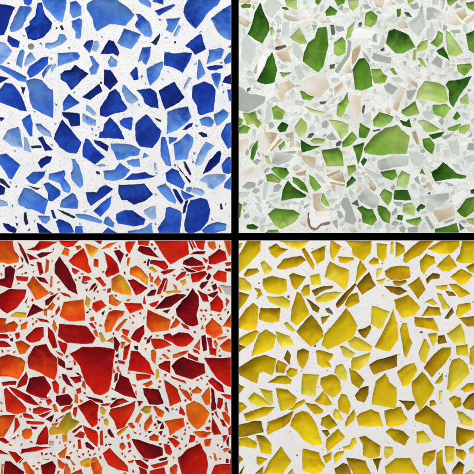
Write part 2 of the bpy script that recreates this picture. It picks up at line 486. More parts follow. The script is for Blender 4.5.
'green': '''CD9 3641,1492 3751,1351 3852,1281 3972,1251 4012,1301 4096,1371 4068,1532 3912,1538 3812,1552 3651,1526
BC4 3182,281 3262,271 3272,341 3282,451 3232,661 3182,722 3031,611 3041,531 3082,431 3152,381
ED6 4181,910 4251,810 4371,830 4451,870 4481,1001 4441,1031 4291,1001 4167,991
CB7 3591,591 3641,581 3691,651 3721,862 3621,902 3551,892 3527,701
AC2 3890,311 3940,291 4081,351 4151,471 4031,531 3960,531 3860,431
BA8 2601,30 2621,90 2681,220 2691,301 2621,431 2550,391 2480,341 2530,220 2550,130
TS3 3040,802 3170,726 3234,726 3260,782 3301,862 3200,972 3090,942 3040,902
DC8 2681,2142 2751,2085 2931,2101 2995,2142 2951,2212 2811,2286 2751,2252
I 2390,867 2490,941 2651,971 2641,1021 2470,1121 2390,1103
AB1 4461,850 4491,810 4602,796 4712,766 4672,850 4602,941 4532,1071 4491,1001 4491,900
AB9 2721,525 2741,581 2771,701 2741,822 2651,842 2570,812 2651,661 2681,581
DC8 3220,1502 3381,1478 3421,1532 3435,1658 3270,1662 3230,1562
AB6 4315,1721 4371,1691 4431,1624 4501,1681 4572,1741 4662,1761 4652,1781 4532,1781 4351,1811
IH9 3780,1610 3930,1556 4087,1570 4081,1651 3930,1671 3810,1701 3780,1661
H 2420,431 2470,351 2550,441 2550,541 2500,641 2420,581
IH2 4221,40 4251,261 4191,361 4141,321 4071,241 4181,160
TS6 3495,961 3601,961 3607,1101 3551,1237 3491,1121
IH9 3581,1971 3661,1881 3792,1981 3782,2041 3741,2081 3601,2011
AB1 2831,1901 2881,1811 2921,1861 3061,1951 3051,1971 2931,1981 2815,2005
CB1 4572,2111 4662,1991 4752,1971 4752,2101 4652,2172 4602,2142
DE7 4461,311 4501,331 4562,421 4628,525 4562,561 4491,551 4471,441
H 2641,50 2681,0 2761,-10 2821,50 2761,120 2721,180 2661,140
I 3441,1981 3481,1981 3561,2202 3531,2242 3451,2212 3461,2122 3407,2031
CB7 3575,2081 3621,2061 3681,2097 3721,2091 3768,2202 3721,2252 3631,2222 3621,2142
IH1 4251,1961 4481,1931 4491,1971 4391,2071 4331,2061 4281,2001
NS9 4331,2111 4522,2065 4552,2152 4391,2222
DE7 3291,1201 3421,1217 3487,1251 3481,1331 3411,1391 3361,1301
T 2597,1323 2702,1323 2702,1456 2654,1513 2588,1494
DC8 3731,1201 3792,1125 3932,1171 3912,1211 3822,1271 3741,1261
P 3100,2064 3123,2054 3142,2116 3171,2182 3292,2166 3304,2206 3204,2230 3157,2277 3114,2258 3095,2163
CD9 4331,1051 4461,1041 4508,1091 4441,1177 4331,1131
P 3521,331 3571,291 3751,311 3711,381 3551,391
CD7 3707,691 3802,691 3832,742 3872,762 3852,822 3751,832 3711,762
IH8 2751,1520 2931,1560 2891,1610 2781,1651 2721,1630
CD1 3341,431 3421,371 3451,411 3451,531 3381,561 3341,531
NS4 2775,941 2811,830 2881,800 2951,860 2851,920 2821,1021
CD1 2430,1131 2500,1131 2550,1111 2570,1191 2611,1231 2580,1281 2540,1231 2470,1251 2450,1191
DE1 3980,1771 4020,1711 4101,1751 4081,1841 4051,1881 3970,1861
CB2 4351,2328 4351,2292 4562,2232 4588,2328
TI7 4271,80 4331,80 4451,160 4441,200 4331,180 4271,200
AC3 4662,341 4752,301 4752,537 4692,501
DC8 4020,1101 4151,1011 4191,1131 4071,1161 4020,1131
H 4091,1520 4171,1520 4251,1570 4191,1661 4121,1630
CD2 3381,1041 3441,991 3475,924 3487,1021 3451,1101 3411,1171 3371,1151
DE8 2901,371 2991,281 3072,431 3001,441 2931,401
DC9 3661,130 3711,110 3772,160 3761,220 3711,271 3651,251
ED9 2951,1271 3011,1181 3061,1231 3061,1321 3001,1371 2961,1321
ST3 2440,1731 2510,1671 2591,1681 2591,1761 2500,1791 2450,1781
CB7 3776,2051 3860,2081 3906,2142 3890,2232 3840,2212 3790,2142
TN4 3128,1945 3214,1931 3195,2011 3228,2070 3285,2102 3171,2111 3142,2078
A 3950,1905 4071,1901 4107,1997 3940,1991
DE7 4181,1211 4241,1201 4391,1291 4331,1321 4261,1321
NS9 2767,525 2871,481 2911,621 2831,611 2781,571
BC4 2715,1691 2741,1671 2861,1681 2887,1731 2831,1791 2771,1751
CD7 2721,1081 2761,1057 2851,1121 2821,1191 2741,1191
CB1 4231,1391 4301,1381 4347,1452 4321,1538 4241,1472
CD7 3800,1951 3840,1891 3920,1931 3910,2001 3880,2051 3830,2001
H 4481,1422 4572,1401 4592,1482 4592,1552 4512,1522
DE9 4031,2041 4121,2031 4151,2081 4141,2152 4031,2122
DC3 4572,651 4702,637 4722,671 4642,758 4582,711
P 4522,1971 4632,1901 4672,1941 4572,2041 4532,2041
DC1 3421,1432 3501,1341 3521,1321 3571,1381 3501,1452 3431,1472
I 3721,581 3741,531 3912,581 3902,631 3751,601
BC9 3806,1721 3950,1697 3970,1761 3920,1801 3830,1761
B 3531,1462 3641,1426 3631,1472 3581,1642 3561,1542
I 3351,711 3471,541 3481,401 3511,421 3491,561 3381,732
SN9 3001,1550 3152,1580 3152,1671 3112,1671 3031,1600
NS7 3930,1081 4010,880 4051,890 3970,1111
CB2 3601,1231 3701,1291 3651,1381 3595,1371
DC2 4381,311 4427,341 4421,421 4371,471 4307,431 4361,381
BC7 2927,1771 2971,1781 3041,1831 3082,1925 3011,1891 2931,1821
DE8 3475,-10 3591,-10 3581,60 3531,110 3501,80
H 2931,431 2981,451 3031,541 2991,601 2941,541
D 2851,-10 2967,-10 2967,100 2871,60
DC4 2661,1751 2721,1737 2811,1791 2791,1831 2671,1811
P 2621,541 2661,571 2601,732 2566,746 2580,621
H 2661,1161 2671,1051 2721,1031 2711,1171 2681,1241 2651,1221
DC1 3092,1751 3142,1781 3212,1871 3152,1911 3102,1841
TS7 2390,1408 2470,1381 2490,1422 2430,1512 2390,1504
AB6 3011,1401 3112,1462 3212,1458 3021,1522
T 2851,124 2871,160 3122,170 2951,210 2881,200 2841,170
T 4010,651 4111,691 4221,762 4191,786 4031,697
N 3521,581 3531,501 3601,451 3601,501 3551,621 3521,641
D 4171,471 4221,411 4275,401 4271,481 4221,511 4171,511
I 3842,860 3882,830 3972,880 3922,941 3862,910
H 2831,230 2887,220 2881,361 2821,361
SN3 3295,1773 3418,1719 3449,1821 3342,1795
DC8 4061,2202 4201,2172 4211,2202 4171,2262 4071,2222
H 2941,671 3001,651 3041,762 3001,802
C 3001,904 3152,957 3102,1001 3031,991
TS3 4489,161 4537,152 4603,233 4565,256 4489,228
H 4271,301 4321,261 4351,321 4311,401 4271,381
CB7 3260,110 3301,60 3371,110 3351,150 3260,160
T 3314,1856 3447,1868 3409,1949 3342,1916
B 2580,1401 2586,1442 2530,1602 2506,1582 2520,1482
D 4592,1271 4692,1245 4702,1281 4642,1341 4592,1321
I 4371,561 4421,601 4411,681 4321,631
C 2390,1277 2440,1251 2500,1281 2470,1331 2390,1331
H 3651,1681 3751,1731 3852,1771 3751,1781 3681,1741
H 4231,1121 4321,1111 4331,1181 4291,1201 4241,1171
U 3082,2125 3092,2125 3098,2230 3116,2266 3157,2287 3207,2237 3290,2214 3302,2228 3285,2244 3209,2255 3176,2289 3142,2304 3104,2282 3078,2230
A 2775,1281 2821,1221 2881,1251 2851,1311 2801,1321
A 4367,511 4431,471 4491,601 4512,617 4391,541
H 3631,1161 3701,1121 3711,1221 3651,1241
ED1 3481,281 3551,210 3531,291 3501,371 3461,391
S 3741,-10 3842,-10 3822,76 3761,60
C 4662,30 4752,10 4752,116 4682,80
SN2 4565,123 4641,85 4670,152 4627,199
Q 3528,473 3544,473 3504,582 3442,682 3414,706 3422,668 3480,563
TN2 2390,157 2500,230 2470,271 2390,226
NS3 3341,880 3421,820 3431,870 3351,961
CD1 3475,1661 3551,1651 3561,1701 3491,1761
Q 3176,2121 3285,2108 3290,2159 3180,2178
SN8 2854,1342 2930,1323 2930,1361 2939,1456 2901,1475 2906,1380 2868,1371
I 2426,1871 2480,1821 2550,1831 2550,1871 2480,1891
D 3110,1411 3150,1381 3250,1391 3230,1432 3140,1438
T 3132,190 3072,281 3011,271 3041,210
D 4602,991 4672,941 4688,1041 4612,1031
H 3860,200 3930,150 3990,190 3930,230
C 4481,1281 4602,1237 4612,1271 4542,1311 4481,1301
CD1 3202,1961 3232,1937 3292,2061 3262,2061 3212,2011
I 4071,910 4161,900 4111,991 4081,991
H 2390,1921 2500,1921 2470,1971 2390,1971
NS7 4067,772 4091,772 4171,842 4171,878 4081,826
E 3051,1061 3112,1091 3252,1121 3232,1141 3112,1125
A 4291,1351 4441,1321 4411,1361 4331,1391
BC4 3347,-10 3451,-10 3441,30 3381,60
DC8 4471,-10 4592,-10 4501,60 4481,40
S 4642,210 4742,140 4752,190 4672,236
I 4692,1432 4752,1442 4752,1502 4672,1492
T 3000,2220 3066,2154 3074,2230 3047,2268
S 2390,-10 2510,-10 2494,28 2390,28
H 2651,1831 2681,1841 2651,2001 2631,1981
AB3 3471,1831 3521,1765 3561,1801 3501,1851 3467,1871
A 4000,1201 4061,1221 4091,1191 4111,1271 4031,1251
I 3260,1371 3321,1325 3367,1391 3311,1401
I 4081,2282 4181,2272 4171,2322 4091,2322
D 4662,2192 4752,2182 4752,2252 4692,2232
Q 2776,1363 2799,1373 2683,1518 2656,1523
H 4271,2031 4351,2071 4311,2122 4271,2091
Q 4539,144 4552,144 4630,204 4698,157 4705,169 4637,234 4622,234
SN1 3691,1831 3711,1801 3761,1881 3741,1911 3701,1881
N 2711,1328 2768,1333 2759,1385 2713,1428
A 2470,2252 2530,2242 2580,2272 2560,2292 2470,2282
H 3782,481 3832,361 3852,401 3822,481
H 2470,790 2530,780 2560,820 2500,850
S 3435,722 3495,637 3515,726
I 3222,1231 3262,1201 3288,1241 3262,1281 3222,1271
H 4321,-10 4391,-10 4381,44 4331,50
H 3910,782 3990,772 4031,812 3950,818
I 4251,2172 4271,2162 4341,2272 4321,2292
N 4121,1321 4151,1311 4191,1442 4171,1442
H 3142,1721 3232,1791 3252,1831 3192,1811
I 4101,50 4171,30 4191,80 4131,90
I 3361,261 3431,271 3441,305 3391,317 3361,297
T 3431,1512 3501,1502 3511,1552 3461,1562
S 2921,1681 2971,1641 3011,1681 2951,1711
N 2961,1731 3061,1701 3051,1751 2971,1751
B 2410,60 2450,36 2510,50 2500,76 2430,80
K 2747,491 2761,471 2851,451 2861,469 2781,501
B 4532,1181 4572,1117 4602,1161 4562,1201
BC8 2660,2328 2691,2302 2771,2298 2787,2328
B 2390,2031 2420,2051 2400,2172 2390,2172
A 4167,2091 4211,2041 4251,2061 4241,2081 4201,2091 4181,2118
H 2951,1011 3041,1021 3021,1057 2961,1045
C 2787,1462 2841,1411 2851,1452 2801,1502
H 4622,591 4712,581 4702,625 4642,617
K 3307,251 3335,251 3347,341 3321,351
N 2799,1390 2821,1395 2716,1509 2704,1499
D 4181,581 4221,591 4267,681 4221,651
C 2801,726 2911,726 2831,772
I 3721,361 3761,341 3768,421 3731,411
E 2651,1560 2681,1560 2711,1641 2671,1630
D 4141,501 4167,501 4155,601 4131,601
I 2681,1225 2721,1221 2741,1261 2701,1291
I 4421,1371 4542,1321 4491,1371 4451,1391
I 3621,511 3671,561 3701,621 3671,621
I 3371,2111 3411,2122 3431,2172 3391,2182
H 4522,1641 4592,1661 4612,1711 4562,1691
H 4622,1131 4662,1141 4692,1191 4642,1191
H 3031,651 3092,681 3082,711 3021,691
C 2390,1177 2430,1201 2410,1261 2390,1261
H 2560,2031 2591,2041 2621,2111 2601,2132
H 4371,1442 4401,1442 4391,1522 4361,1512
I 3631,50 3671,40 3711,80 3651,90
T 3461,1582 3501,1592 3531,1632 3481,1642
H 3501,1891 3541,1941 3531,1981 3491,1941
H 3772,220 3812,210 3802,301 3782,281
B 3970,96 4006,90 4000,160 3974,170
SN7 4261,1831 4291,1825 4327,1891 4301,1901
A 3611,1620 3641,1576 3667,1600 3631,1657
Q 3278,1778 3442,1823 3445,1838 3285,1793
I 3940,2021 4020,2025 4010,2061 3960,2051
H 4301,501 4351,491 4321,581
D 4071,-10 4151,-10 4091,40
H 4111,1851 4151,1841 4167,1891 4121,1891
A 3980,2152 4026,2158 4020,2202 3974,2192
C 3900,691 3930,681 3974,742 3940,742
I 2831,1522 2961,1512 2951,1532 2881,1538
N 3271,1751 3390,1702 3396,1713 3287,1765
H 4191,1011 4261,1021 4231,1071
N 3300,1821 3442,1842 3445,1856 3314,1837
D 2701,281 2721,271 2741,321 2711,351
T 4411,-10 4435,-10 4423,80 4407,76
H 2534,1291 2560,1301 2550,1371 2526,1351
B 3154,10 3180,-10 3210,0 3180,50
H 4481,691 4542,677 4528,722 4491,718
H 3601,130 3641,120 3631,190 3611,170
I 4512,311 4592,301 4602,321 4532,331
H 3581,1771 3621,1781 3611,1831 3587,1821
A 4708,1901 4752,1891 4752,1937 4712,1931
I 2440,2152 2480,2138 2494,2172 2450,2186
K 3301,651 3347,641 3341,681 3301,685
I 4441,2218 4542,2186 4536,2202 4451,2234
H 4391,752 4461,758 4441,782 4401,782
K 4592,2232 4642,2282 4602,2302
N 2576,625 2564,738 2540,726
I 3910,1871 3940,1851 3950,1881 3920,1901
K 3802,481 3836,471 3842,505 3812,511
I 2641,1711 2681,1677 2695,1685 2651,1731
B 4201,1731 4221,1691 4247,1741
H 3731,80 3761,84 3741,124 3721,110
I 4451,1821 4532,1851 4491,1861
K 3631,1061 3647,1051 3635,1131 3623,1121
N 4432,0 4444,0 4432,76 4418,85
K 3200,1021 3260,1017 3246,1037 3210,1041
I 2490,1502 2506,1458 2540,1422 2520,1472
K 3731,1301 3802,1291 3792,1305 3741,1317
I 3038,2064 3085,2040 3090,2051 3047,2083
H 2470,110 2494,130 2486,156 2460,140
K 3591,230 3615,224 3607,265 3587,261
I 4351,1825 4411,1825 4391,1845''',
'red': '''BC2 701,3537 822,3471 962,3471 1152,3497 1122,3721 1082,3912 1002,3952 942,3932 862,3832 802,3661
BC3 1781,4582 1831,4542 1871,4495 2001,4435 2025,4491 2061,4552 2077,4652 2061,4752 1821,4752 1801,4672
BD2 281,3571 351,3461 461,3441 501,3521 571,3591 571,3701 545,3798 401,3721 291,3681 277,3621
BC5 591,3242 862,3262 952,3382 922,3432 762,3432 661,3422 581,3362
BA7 1925,2885 1981,2961 1985,3061 1961,3152 1981,3242 1931,3262 1861,3242 1771,3152 1761,3091 1831,3001 1881,2961
DC9 1541,2404 1871,2404 1887,2540 1711,2641 1620,2530
ED4 -20,3581 80,3545 210,3581 251,3621 236,3701 184,3791 80,3761 -20,3761
AB6 1717,3661 1761,3611 1831,3571 2041,3641 2051,3731 1921,3791 1761,3741
BC2 2045,3581 2202,3585 2310,3575 2310,3868 2262,3852 2172,3781 2091,3661
CB4 -20,2961 100,2891 261,2897 241,2981 170,3071 70,3132 0,3081 -20,3061
DE8 641,3021 832,2997 846,3202 691,3212 601,3162
EO9 1865,4051 1941,4010 2021,4051 2091,4131 2041,4241 1971,4295 1891,4211 1865,4131
DE2 -20,2404 123,2404 140,2500 190,2570 180,2621 80,2637 -20,2616
DC2 1111,4091 1241,4061 1351,4014 1341,4091 1281,4201 1241,4271 1171,4291 1145,4211 1091,4141
AB3 301,3781 441,3765 511,3882 461,3952 471,3982 361,3962 261,3912
BC3 1311,3511 1381,3517 1492,3631 1542,3751 1391,3717 1281,3701
A 551,2641 595,2570 681,2691 752,2841 772,2941 691,2901 601,2791 551,2731
DE3 1480,3098 1570,3142 1705,3202 1681,3302 1520,3322 1470,3262
AB1 1321,4391 1391,4401 1502,4441 1622,4481 1626,4552 1532,4588 1442,4582 1371,4491
BC2 778,4061 902,4000 982,4051 982,4081 972,4131 972,4241 922,4271 882,4221 842,4151
CD3 40,3900 60,3880 120,3940 220,4031 261,4081 257,4121 160,4141 70,4111 50,3990
VY1 661,4141 701,4121 722,4191 792,4221 681,4311 661,4361 631,4331 501,4351 491,4311 531,4261 581,4281 601,4231
AB3 1145,3902 1181,3812 1201,3725 1221,3761 1281,3781 1321,3882 1365,3982 1241,3952
DC8 691,2610 742,2550 832,2484 862,2550 882,2641 912,2721 882,2731 812,2691 732,2651
EY9 1117,2791 1191,2745 1241,2781 1301,2881 1311,2951 1221,2941 1121,2901
DC7 1031,4536 1097,4481 1181,4572 1271,4662 1281,4716 1181,4696 1091,4652
BC2 1636,3351 1701,3337 1721,3361 1791,3325 1881,3337 1937,3391 1861,3461 1781,3461 1721,3421 1645,3391
BE2 331,2761 381,2821 491,2931 361,3001 271,2851
ED9 -20,4161 150,4155 120,4221 40,4361 -20,4371
DE2 1091,3122 1141,3102 1241,3112 1231,3152 1171,3202 1111,3312 1061,3322 1045,3252
BA3 1432,3886 1582,3898 1632,4032 1582,4046 1492,4038 1442,3942
CD1 1641,3802 1771,3892 1811,4012 1701,4062 1661,3902
DE9 2057,3262 2122,3182 2212,3262 2226,3332 2142,3382 2061,3332
BA8 50,2681 100,2657 150,2701 130,2811 110,2881 0,2851 -20,2801 50,2781
D -20,3182 60,3186 50,3252 140,3212 180,3252 150,3312 -20,3332
A 1550,3091 1661,2971 1761,2941 1857,2951 1791,3001 1701,3071
DE7 1645,4215 1831,4181 1845,4261 1701,4355 1691,4291
BC4 1041,2520 1111,2570 1171,2641 1191,2721 1071,2771 1051,2731 1081,2671 1061,2600
DC8 2122,4722 2152,4652 2310,4642 2310,4752 2111,4752
AB4 56,4612 100,4616 241,4722 230,4752 40,4752
BC3 2085,2570 2192,2490 2252,2520 2266,2600 2152,2641 2091,2637
CB7 261,3372 361,3278 431,3272 437,3362 381,3412 301,3422 261,3392
YE7 1305,2681 1361,2657 1411,2691 1482,2781 1472,2851 1391,2781 1301,2741
BC4 90,3870 160,3890 301,3960 391,4051 361,4051 261,4020 170,3960
AB2 411,4652 521,4612 557,4662 537,4752 431,4752
C 850,4321 830,4255 961,4311 981,4371 971,4467 930,4431 870,4371
C 2101,3031 2172,2951 2222,3011 2232,3071 2202,3122 2111,3102
A 561,3962 681,3942 726,4002 701,4046 601,4058 561,4012
CB8 1281,2801 1331,2791 1472,2881 1361,2951
DE9 920,4582 961,4576 1021,4682 1011,4752 941,4752 910,4652
CB1 461,4261 481,4311 477,4441 361,4441 381,4371
CD6 1510,3391 1641,3397 1711,3451 1620,3481 1550,3491 1520,3441
BC6 401,2410 581,2416 481,2470 381,2504 271,2500 351,2470
B 1361,3302 1438,3252 1442,3332 1391,3426 1311,3382
C 1241,3031 1411,3037 1432,3085 1301,3132
DE2 156,3421 210,3405 301,3461 251,3531 200,3541
AB3 1837,2610 1921,2570 2021,2621 2031,2651 1881,2657 1831,2641
CD6 2132,2761 2182,2705 2262,2725 2262,2821 2192,2811 2142,2791
BA8 1400,2460 1500,2480 1590,2576 1440,2540 1380,2500
BC2 1911,2741 2051,2711 2071,2741 1991,2811 1925,2821
CB9 2081,3812 2122,3777 2222,3852 2242,3922 2172,3902
BC6 220,4491 361,4467 521,4475 361,4512 210,4536
B 481,3272 531,3322 571,3472 531,3482 481,3372
CD9 930,3031 1011,3001 1061,3057 961,3122 924,3081
CB7 1510,2600 1641,2610 1681,2671 1651,2701 1560,2651 1500,2631
DE2 2202,3461 2282,3391 2310,3393 2310,3521 2232,3501
CB9 1584,3651 1651,3611 1701,3611 1701,3731 1600,3681
C 1500,4712 1641,4676 1661,4752 1500,4752
EY7 802,4622 882,4582 952,4612 942,4648 862,4672 812,4652
C 593,2404 787,2404 732,2460 671,2470 611,2440
EY2 850,2440 900,2450 981,2490 920,2570 880,2530
E 2017,3962 2091,3872 2097,4042 2061,4052
A 331,3041 431,3102 271,3172
CD4 331,4091 401,4067 521,4091 391,4141 331,4127
DE4 230,4632 261,4616 341,4722 341,4752 271,4752
BC6 2126,4171 2172,4261 2212,4341 2142,4347 2118,4301
E 224,4311 261,4287 311,4291 321,4341 291,4387 251,4391 224,4355
BC3 2071,3381 2111,3377 2122,3481 2162,3491 2158,3557 2101,3541
CB3 200,3802 261,3721 277,3771 261,3842 170,3878
YE1 1091,2961 1121,2945 1151,2991 1211,3021 1161,3061 1091,3031
D 2242,2404 2310,2404 2310,2542 2292,2560 2262,2480
DB4 1101,4061 1171,3994 1231,3986 1281,4014 1191,4047 1111,4075
CD6 1257,2420 1351,2416 1321,2480 1291,2540 1261,2490
H 2198,2851 2310,2866 2310,2952 2262,2941
DE1 1446,4235 1512,4151 1526,4221 1458,4315 1442,4281
DC8 1945,2404 2051,2404 2031,2500 1981,2480
CE4 1931,4321 1981,4315 2111,4327 2061,4371 2001,4375
CD8 1361,3741 1506,3751 1502,3781 1371,3806
A 1141,2510 1191,2500 1237,2540 1201,2631
CB2 581,3405 671,3441 645,3541 611,3501
BC4 90,4516 160,4528 216,4582 170,4628
C 521,3822 551,3802 591,3852 581,3942 541,3912
BC2 1241,3471 1301,3437 1261,3591 1231,3601
CB8 -20,3411 40,3411 110,3461 60,3471 -20,3471
CE6 1532,4067 1552,4061 1642,4121 1622,4171 1582,4161
B 1977,2901 2071,2951 2085,3017 2031,3011
D 1701,4682 1751,4642 1771,4652 1761,4752 1711,4742
B 1351,4602 1401,4602 1482,4662 1472,4692 1371,4642
C 1510,4652 1681,4608 1671,4642 1540,4682
A 1137,3381 1151,3371 1197,3441 1171,3517 1141,3481
CD3 1641,4441 1691,4451 1721,4522 1701,4552 1661,4532
BE1 2310,3144 2310,3275 2232,3262
VY9 1405,4101 1452,4061 1512,4067 1502,4121 1462,4135
Y 110,3162 160,3122 261,3132 251,3172
E 1512,3511 1542,3491 1562,3531 1552,3641 1518,3601
A 621,3741 661,3751 732,3872 671,3842 631,3791
CA3 176,2420 210,2450 261,2550 291,2651 265,2621 210,2510
D 1791,3882 1871,3912 1917,3992 1911,4012 1851,3962
A 451,3011 521,2961 591,2921 481,3051 457,3051
E 581,4542 671,4467 645,4582 601,4576
D 2222,4121 2252,4121 2298,4181 2292,4247 2252,4211
A 2017,3361 2051,3351 2065,3501 2037,3511
C 1381,2404 1492,2404 1482,2456 1381,2444
C 1681,4381 1731,4381 1797,4431 1757,4475
E 661,4632 701,4692 701,4752 641,4752
D 581,4592 681,4656 641,4688 591,4672
CB9 1590,2881 1641,2781 1661,2791 1600,2941 1570,2941
CB8 701,3771 802,3765 812,3812 752,3832
D 1492,4371 1542,4341 1582,4361 1582,4411 1502,4401
E 2077,2420 2142,2416 2158,2480 2132,2500 2091,2470
DE4 1731,3551 1851,3511 1881,3511 1851,3541 1781,3571 1731,3581
CB8 20,3826 160,3812 156,3846 30,3858
A 371,2550 421,2524 537,2516 461,2556 401,2576
A 2111,3882 2138,3902 2152,4042 2118,4042
C 160,2761 281,2771 271,2811 170,2801
AB5 856,3962 1021,4002 1031,4032 920,4012
CB6 2182,3980 2226,3990 2226,4041 2202,4091 2172,4071
A 571,3571 645,3621 651,3681 581,3641
D 1701,3282 1761,3182 1801,3222 1751,3272
C 150,4181 170,4181 196,4251 130,4341 150,4271
E 1917,3912 1971,3866 2017,3906 2001,3932 1925,3932
B 371,2621 411,2631 431,2731 401,2751
CD8 951,2781 1001,2771 1061,2851 1031,2865
C 1901,2677 2041,2657 2051,2677 1991,2711
C 611,4101 681,4051 726,4041 711,4081 621,4127
CD8 742,4361 802,4315 846,4331 832,4381
C 1757,2791 1821,2721 1857,2717 1851,2757 1771,2805
D 701,4742 812,4692 832,4752
E 651,2470 691,2500 681,2560 621,2540
C 261,4211 441,4221 431,4241 271,4235
B 1391,4672 1462,4702 1472,4742 1401,4742
B -20,3345 70,3345 90,3381 -20,3381
D 461,2590 491,2610 481,2711 451,2731
D 2041,4401 2111,4391 2091,4461 2051,4461
CB2 1881,3531 1981,3581 1977,3611 1881,3571
B 1610,2721 1671,2697 1757,2691 1701,2725 1641,2745
B -20,4371 30,4375 90,4421 60,4435 -20,4395
E 1582,2761 1612,2811 1582,2861 1542,2821
Y 862,2957 906,3001 882,3071 852,3041
C 832,2761 892,2771 912,2791 822,2831
E 1251,3192 1271,3192 1181,3312 1151,3302
A 852,4431 872,4421 942,4481 932,4501 862,4471
A 1470,2951 1520,2901 1560,2897 1544,2951 1490,2961
EY3 1171,4331 1241,4271 1281,4267 1221,4331 1181,4355
C 1901,4351 1951,4361 1945,4411 1891,4427
BA4 361,2765 441,2781 481,2837 401,2811
C 1005,4315 1025,4307 1031,4451 1005,4451
D 1426,3842 1512,3806 1526,3838 1472,3872
Y 991,3331 1011,3325 1057,3411 1021,3425 1001,3381
C 230,4127 311,4151 337,4187 241,4171
D 1941,3471 2001,3391 1997,3501
E 525,3021 551,3051 521,3102 471,3091
E 1011,2490 1081,2440 1171,2420 1101,2470
A 2071,2951 2172,2911 2178,2931 2132,2977
A 1997,2861 2021,2825 2081,2811 2051,2861 2017,2891
A 1837,2665 1961,2711 1941,2731 1871,2711
A 2111,4047 2146,4026 2166,4051 2158,4091 2118,4107
E 210,3252 271,3218 261,3282 210,3298
A 1901,2544 1941,2520 2051,2516 2041,2540
E 541,3192 571,3282 551,3322 525,3262
D 941,2590 981,2600 981,2671 941,2661
EY9 1001,4081 1021,4067 1061,4111 1041,4147 1011,4131
CD2 1221,3300 1231,3290 1291,3310 1271,3361 1237,3341
B 271,2536 381,2590 301,2600
EY8 631,4331 665,4361 671,4411 637,4421 625,4371
C 1492,3041 1582,3011 1562,3061 1522,3071
DE2 1351,4221 1401,4127 1418,4147 1381,4231
D 1201,4441 1231,4427 1257,4471 1225,4501 1197,4475
Y 1661,2917 1811,2911 1801,2925 1671,2941
C 2212,3942 2302,3952 2310,3955 2310,3993 2262,3982
C 1801,4061 1851,4141 1841,4155 1791,4131
B 391,4155 521,4107 481,4141 431,4175
C 778,4401 802,4395 812,4487 782,4487
B -20,4491 90,4548 -20,4536
C 1711,3761 1851,3812 1857,3832 1721,3781
A 1077,4301 1097,4291 1141,4375 1111,4367 1081,4331
C 738,4081 772,4071 752,4171 732,4141
E 525,4051 551,4041 581,4111 551,4121
A 461,4191 537,4147 511,4221
Y 1801,2811 1851,2791 1861,2831 1831,2857
B 371,3182 471,3202 491,3226 401,3212
C 722,2681 792,2711 752,2741 726,2721
Y 1562,3701 1582,3697 1592,3771 1562,3791
E 752,3942 772,3952 778,4032 746,4022
C 762,3892 802,3878 812,3922 772,3942
D 1281,4241 1321,4227 1351,4271 1325,4287
A 2118,2857 2158,2837 2172,2881 2142,2905
Y 1041,4201 1061,4187 1085,4211 1077,4255 1045,4241
C 1661,2781 1677,2801 1651,2911 1636,2917
E 1211,3361 1231,3351 1311,3417 1291,3425
C 461,4000 501,3990 521,4020 481,4051
E 20,4642 36,4642 30,4752 10,4752
Y 1490,2681 1520,2665 1570,2711 1550,2725
H 481,4411 537,4415 525,4461 491,4451
C 1811,3232 1871,3252 1891,3292 1841,3278
B 2202,4191 2232,4201 2266,4271 2232,4261
C 2252,4031 2266,4020 2282,4131 2252,4101
A 1151,3741 1177,3731 1171,3802 1145,3822
DC2 2282,4291 2310,4254 2310,4348 2292,4347
C 150,3341 190,3325 196,3371 170,3391
E 1211,3421 1251,3421 1231,3481 1211,3481
E 437,3091 471,3091 465,3162 441,3142
A 2061,2781 2091,2731 2111,2761 2081,2805
D 830,3810 850,3820 856,3890 820,3860
E 2138,3421 2152,3401 2178,3441 2162,3491
C 2226,4361 2272,4355 2262,4391 2238,4421
C 601,2921 691,2951 711,2975 641,2957
C 591,3061 597,3102 561,3152 557,3112
E 1071,3411 1131,3371 1131,3425
E 511,2761 525,2771 517,2871 501,2871
E 2172,3381 2272,3361 2252,3381 2192,3401
E 936,3310 961,3296 985,3371 951,3351
B 722,4321 812,4255 818,4267 742,4327
D 752,2464 802,2456 812,2480 772,2500
A 890,2911 924,2851 951,2831 961,2845 920,2891
A 1472,3401 1522,3351 1492,3425 1466,3437
C 1181,3601 1251,3621 1241,3641 1191,3631
C 2252,2631 2310,2622 2310,2650 2262,2657
B 941,2404 1020,2404 1005,2440
A 1590,4592 1671,4572 1661,4596 1600,4608
E 2232,4495 2262,4481 2302,4491 2252,4522
C 1931,3491 1981,3511 2001,3541 1941,3521
D 2262,2981 2292,3011 2262,3071
A 2266,4391 2292,4371 2282,4461 2272,4451
A 2252,2691 2310,2685 2310,2714 2262,2711
E 1620,3551 1636,3537 1691,3585 1671,3591
C 890,3232 920,3232 957,3282 941,3286
C 1011,4047 1101,4035 1081,4055 1021,4061
CA3 1881,2404 1897,2404 1931,2480 1925,2496
E 1281,2580 1301,2580 1281,2661 1271,2641
A 1600,4281 1624,4231 1641,4281 1610,4291
D 900,3182 936,3166 941,3202 910,3212
B 1377,4010 1426,4014 1391,4061
C 1277,4427 1297,4421 1311,4471 1291,4481
C 1077,2891 1111,2881 1101,2921 1071,2925
E 2138,4532 2152,4542 2172,4602 2152,4608
C 2021,2570 2081,2604 2061,2631
A 1630,3112 1701,3091 1671,3132
E 1524,2825 1500,2811 1510,2771 1530,2771
A 971,2841 971,2871 936,2925 941,2881
C 1442,2951 1458,3041 1432,3031
A 661,3681 722,3677 718,3701 671,3697
K 1341,3461 1377,3461 1377,3501 1351,3491
C 401,3982 491,3978 481,3992 411,3994
C 1911,2404 1925,2404 1961,2480 1945,2476
D 521,4241 581,4227 561,4255 531,4261
D 561,3511 631,3545 621,3561 581,3537
E 1165,3681 1181,3661 1201,3721 1181,3717
E 1265,4355 1285,4341 1301,4371 1281,4395
A 311,4267 371,4271 361,4291 321,4287
C 2071,2701 2081,2657 2122,2681
C 2061,4271 2101,4271 2091,4301 2061,4295
A 758,3731 782,3731 832,3781 812,3777
D 1281,4612 1337,4602 1325,4628 1291,4628
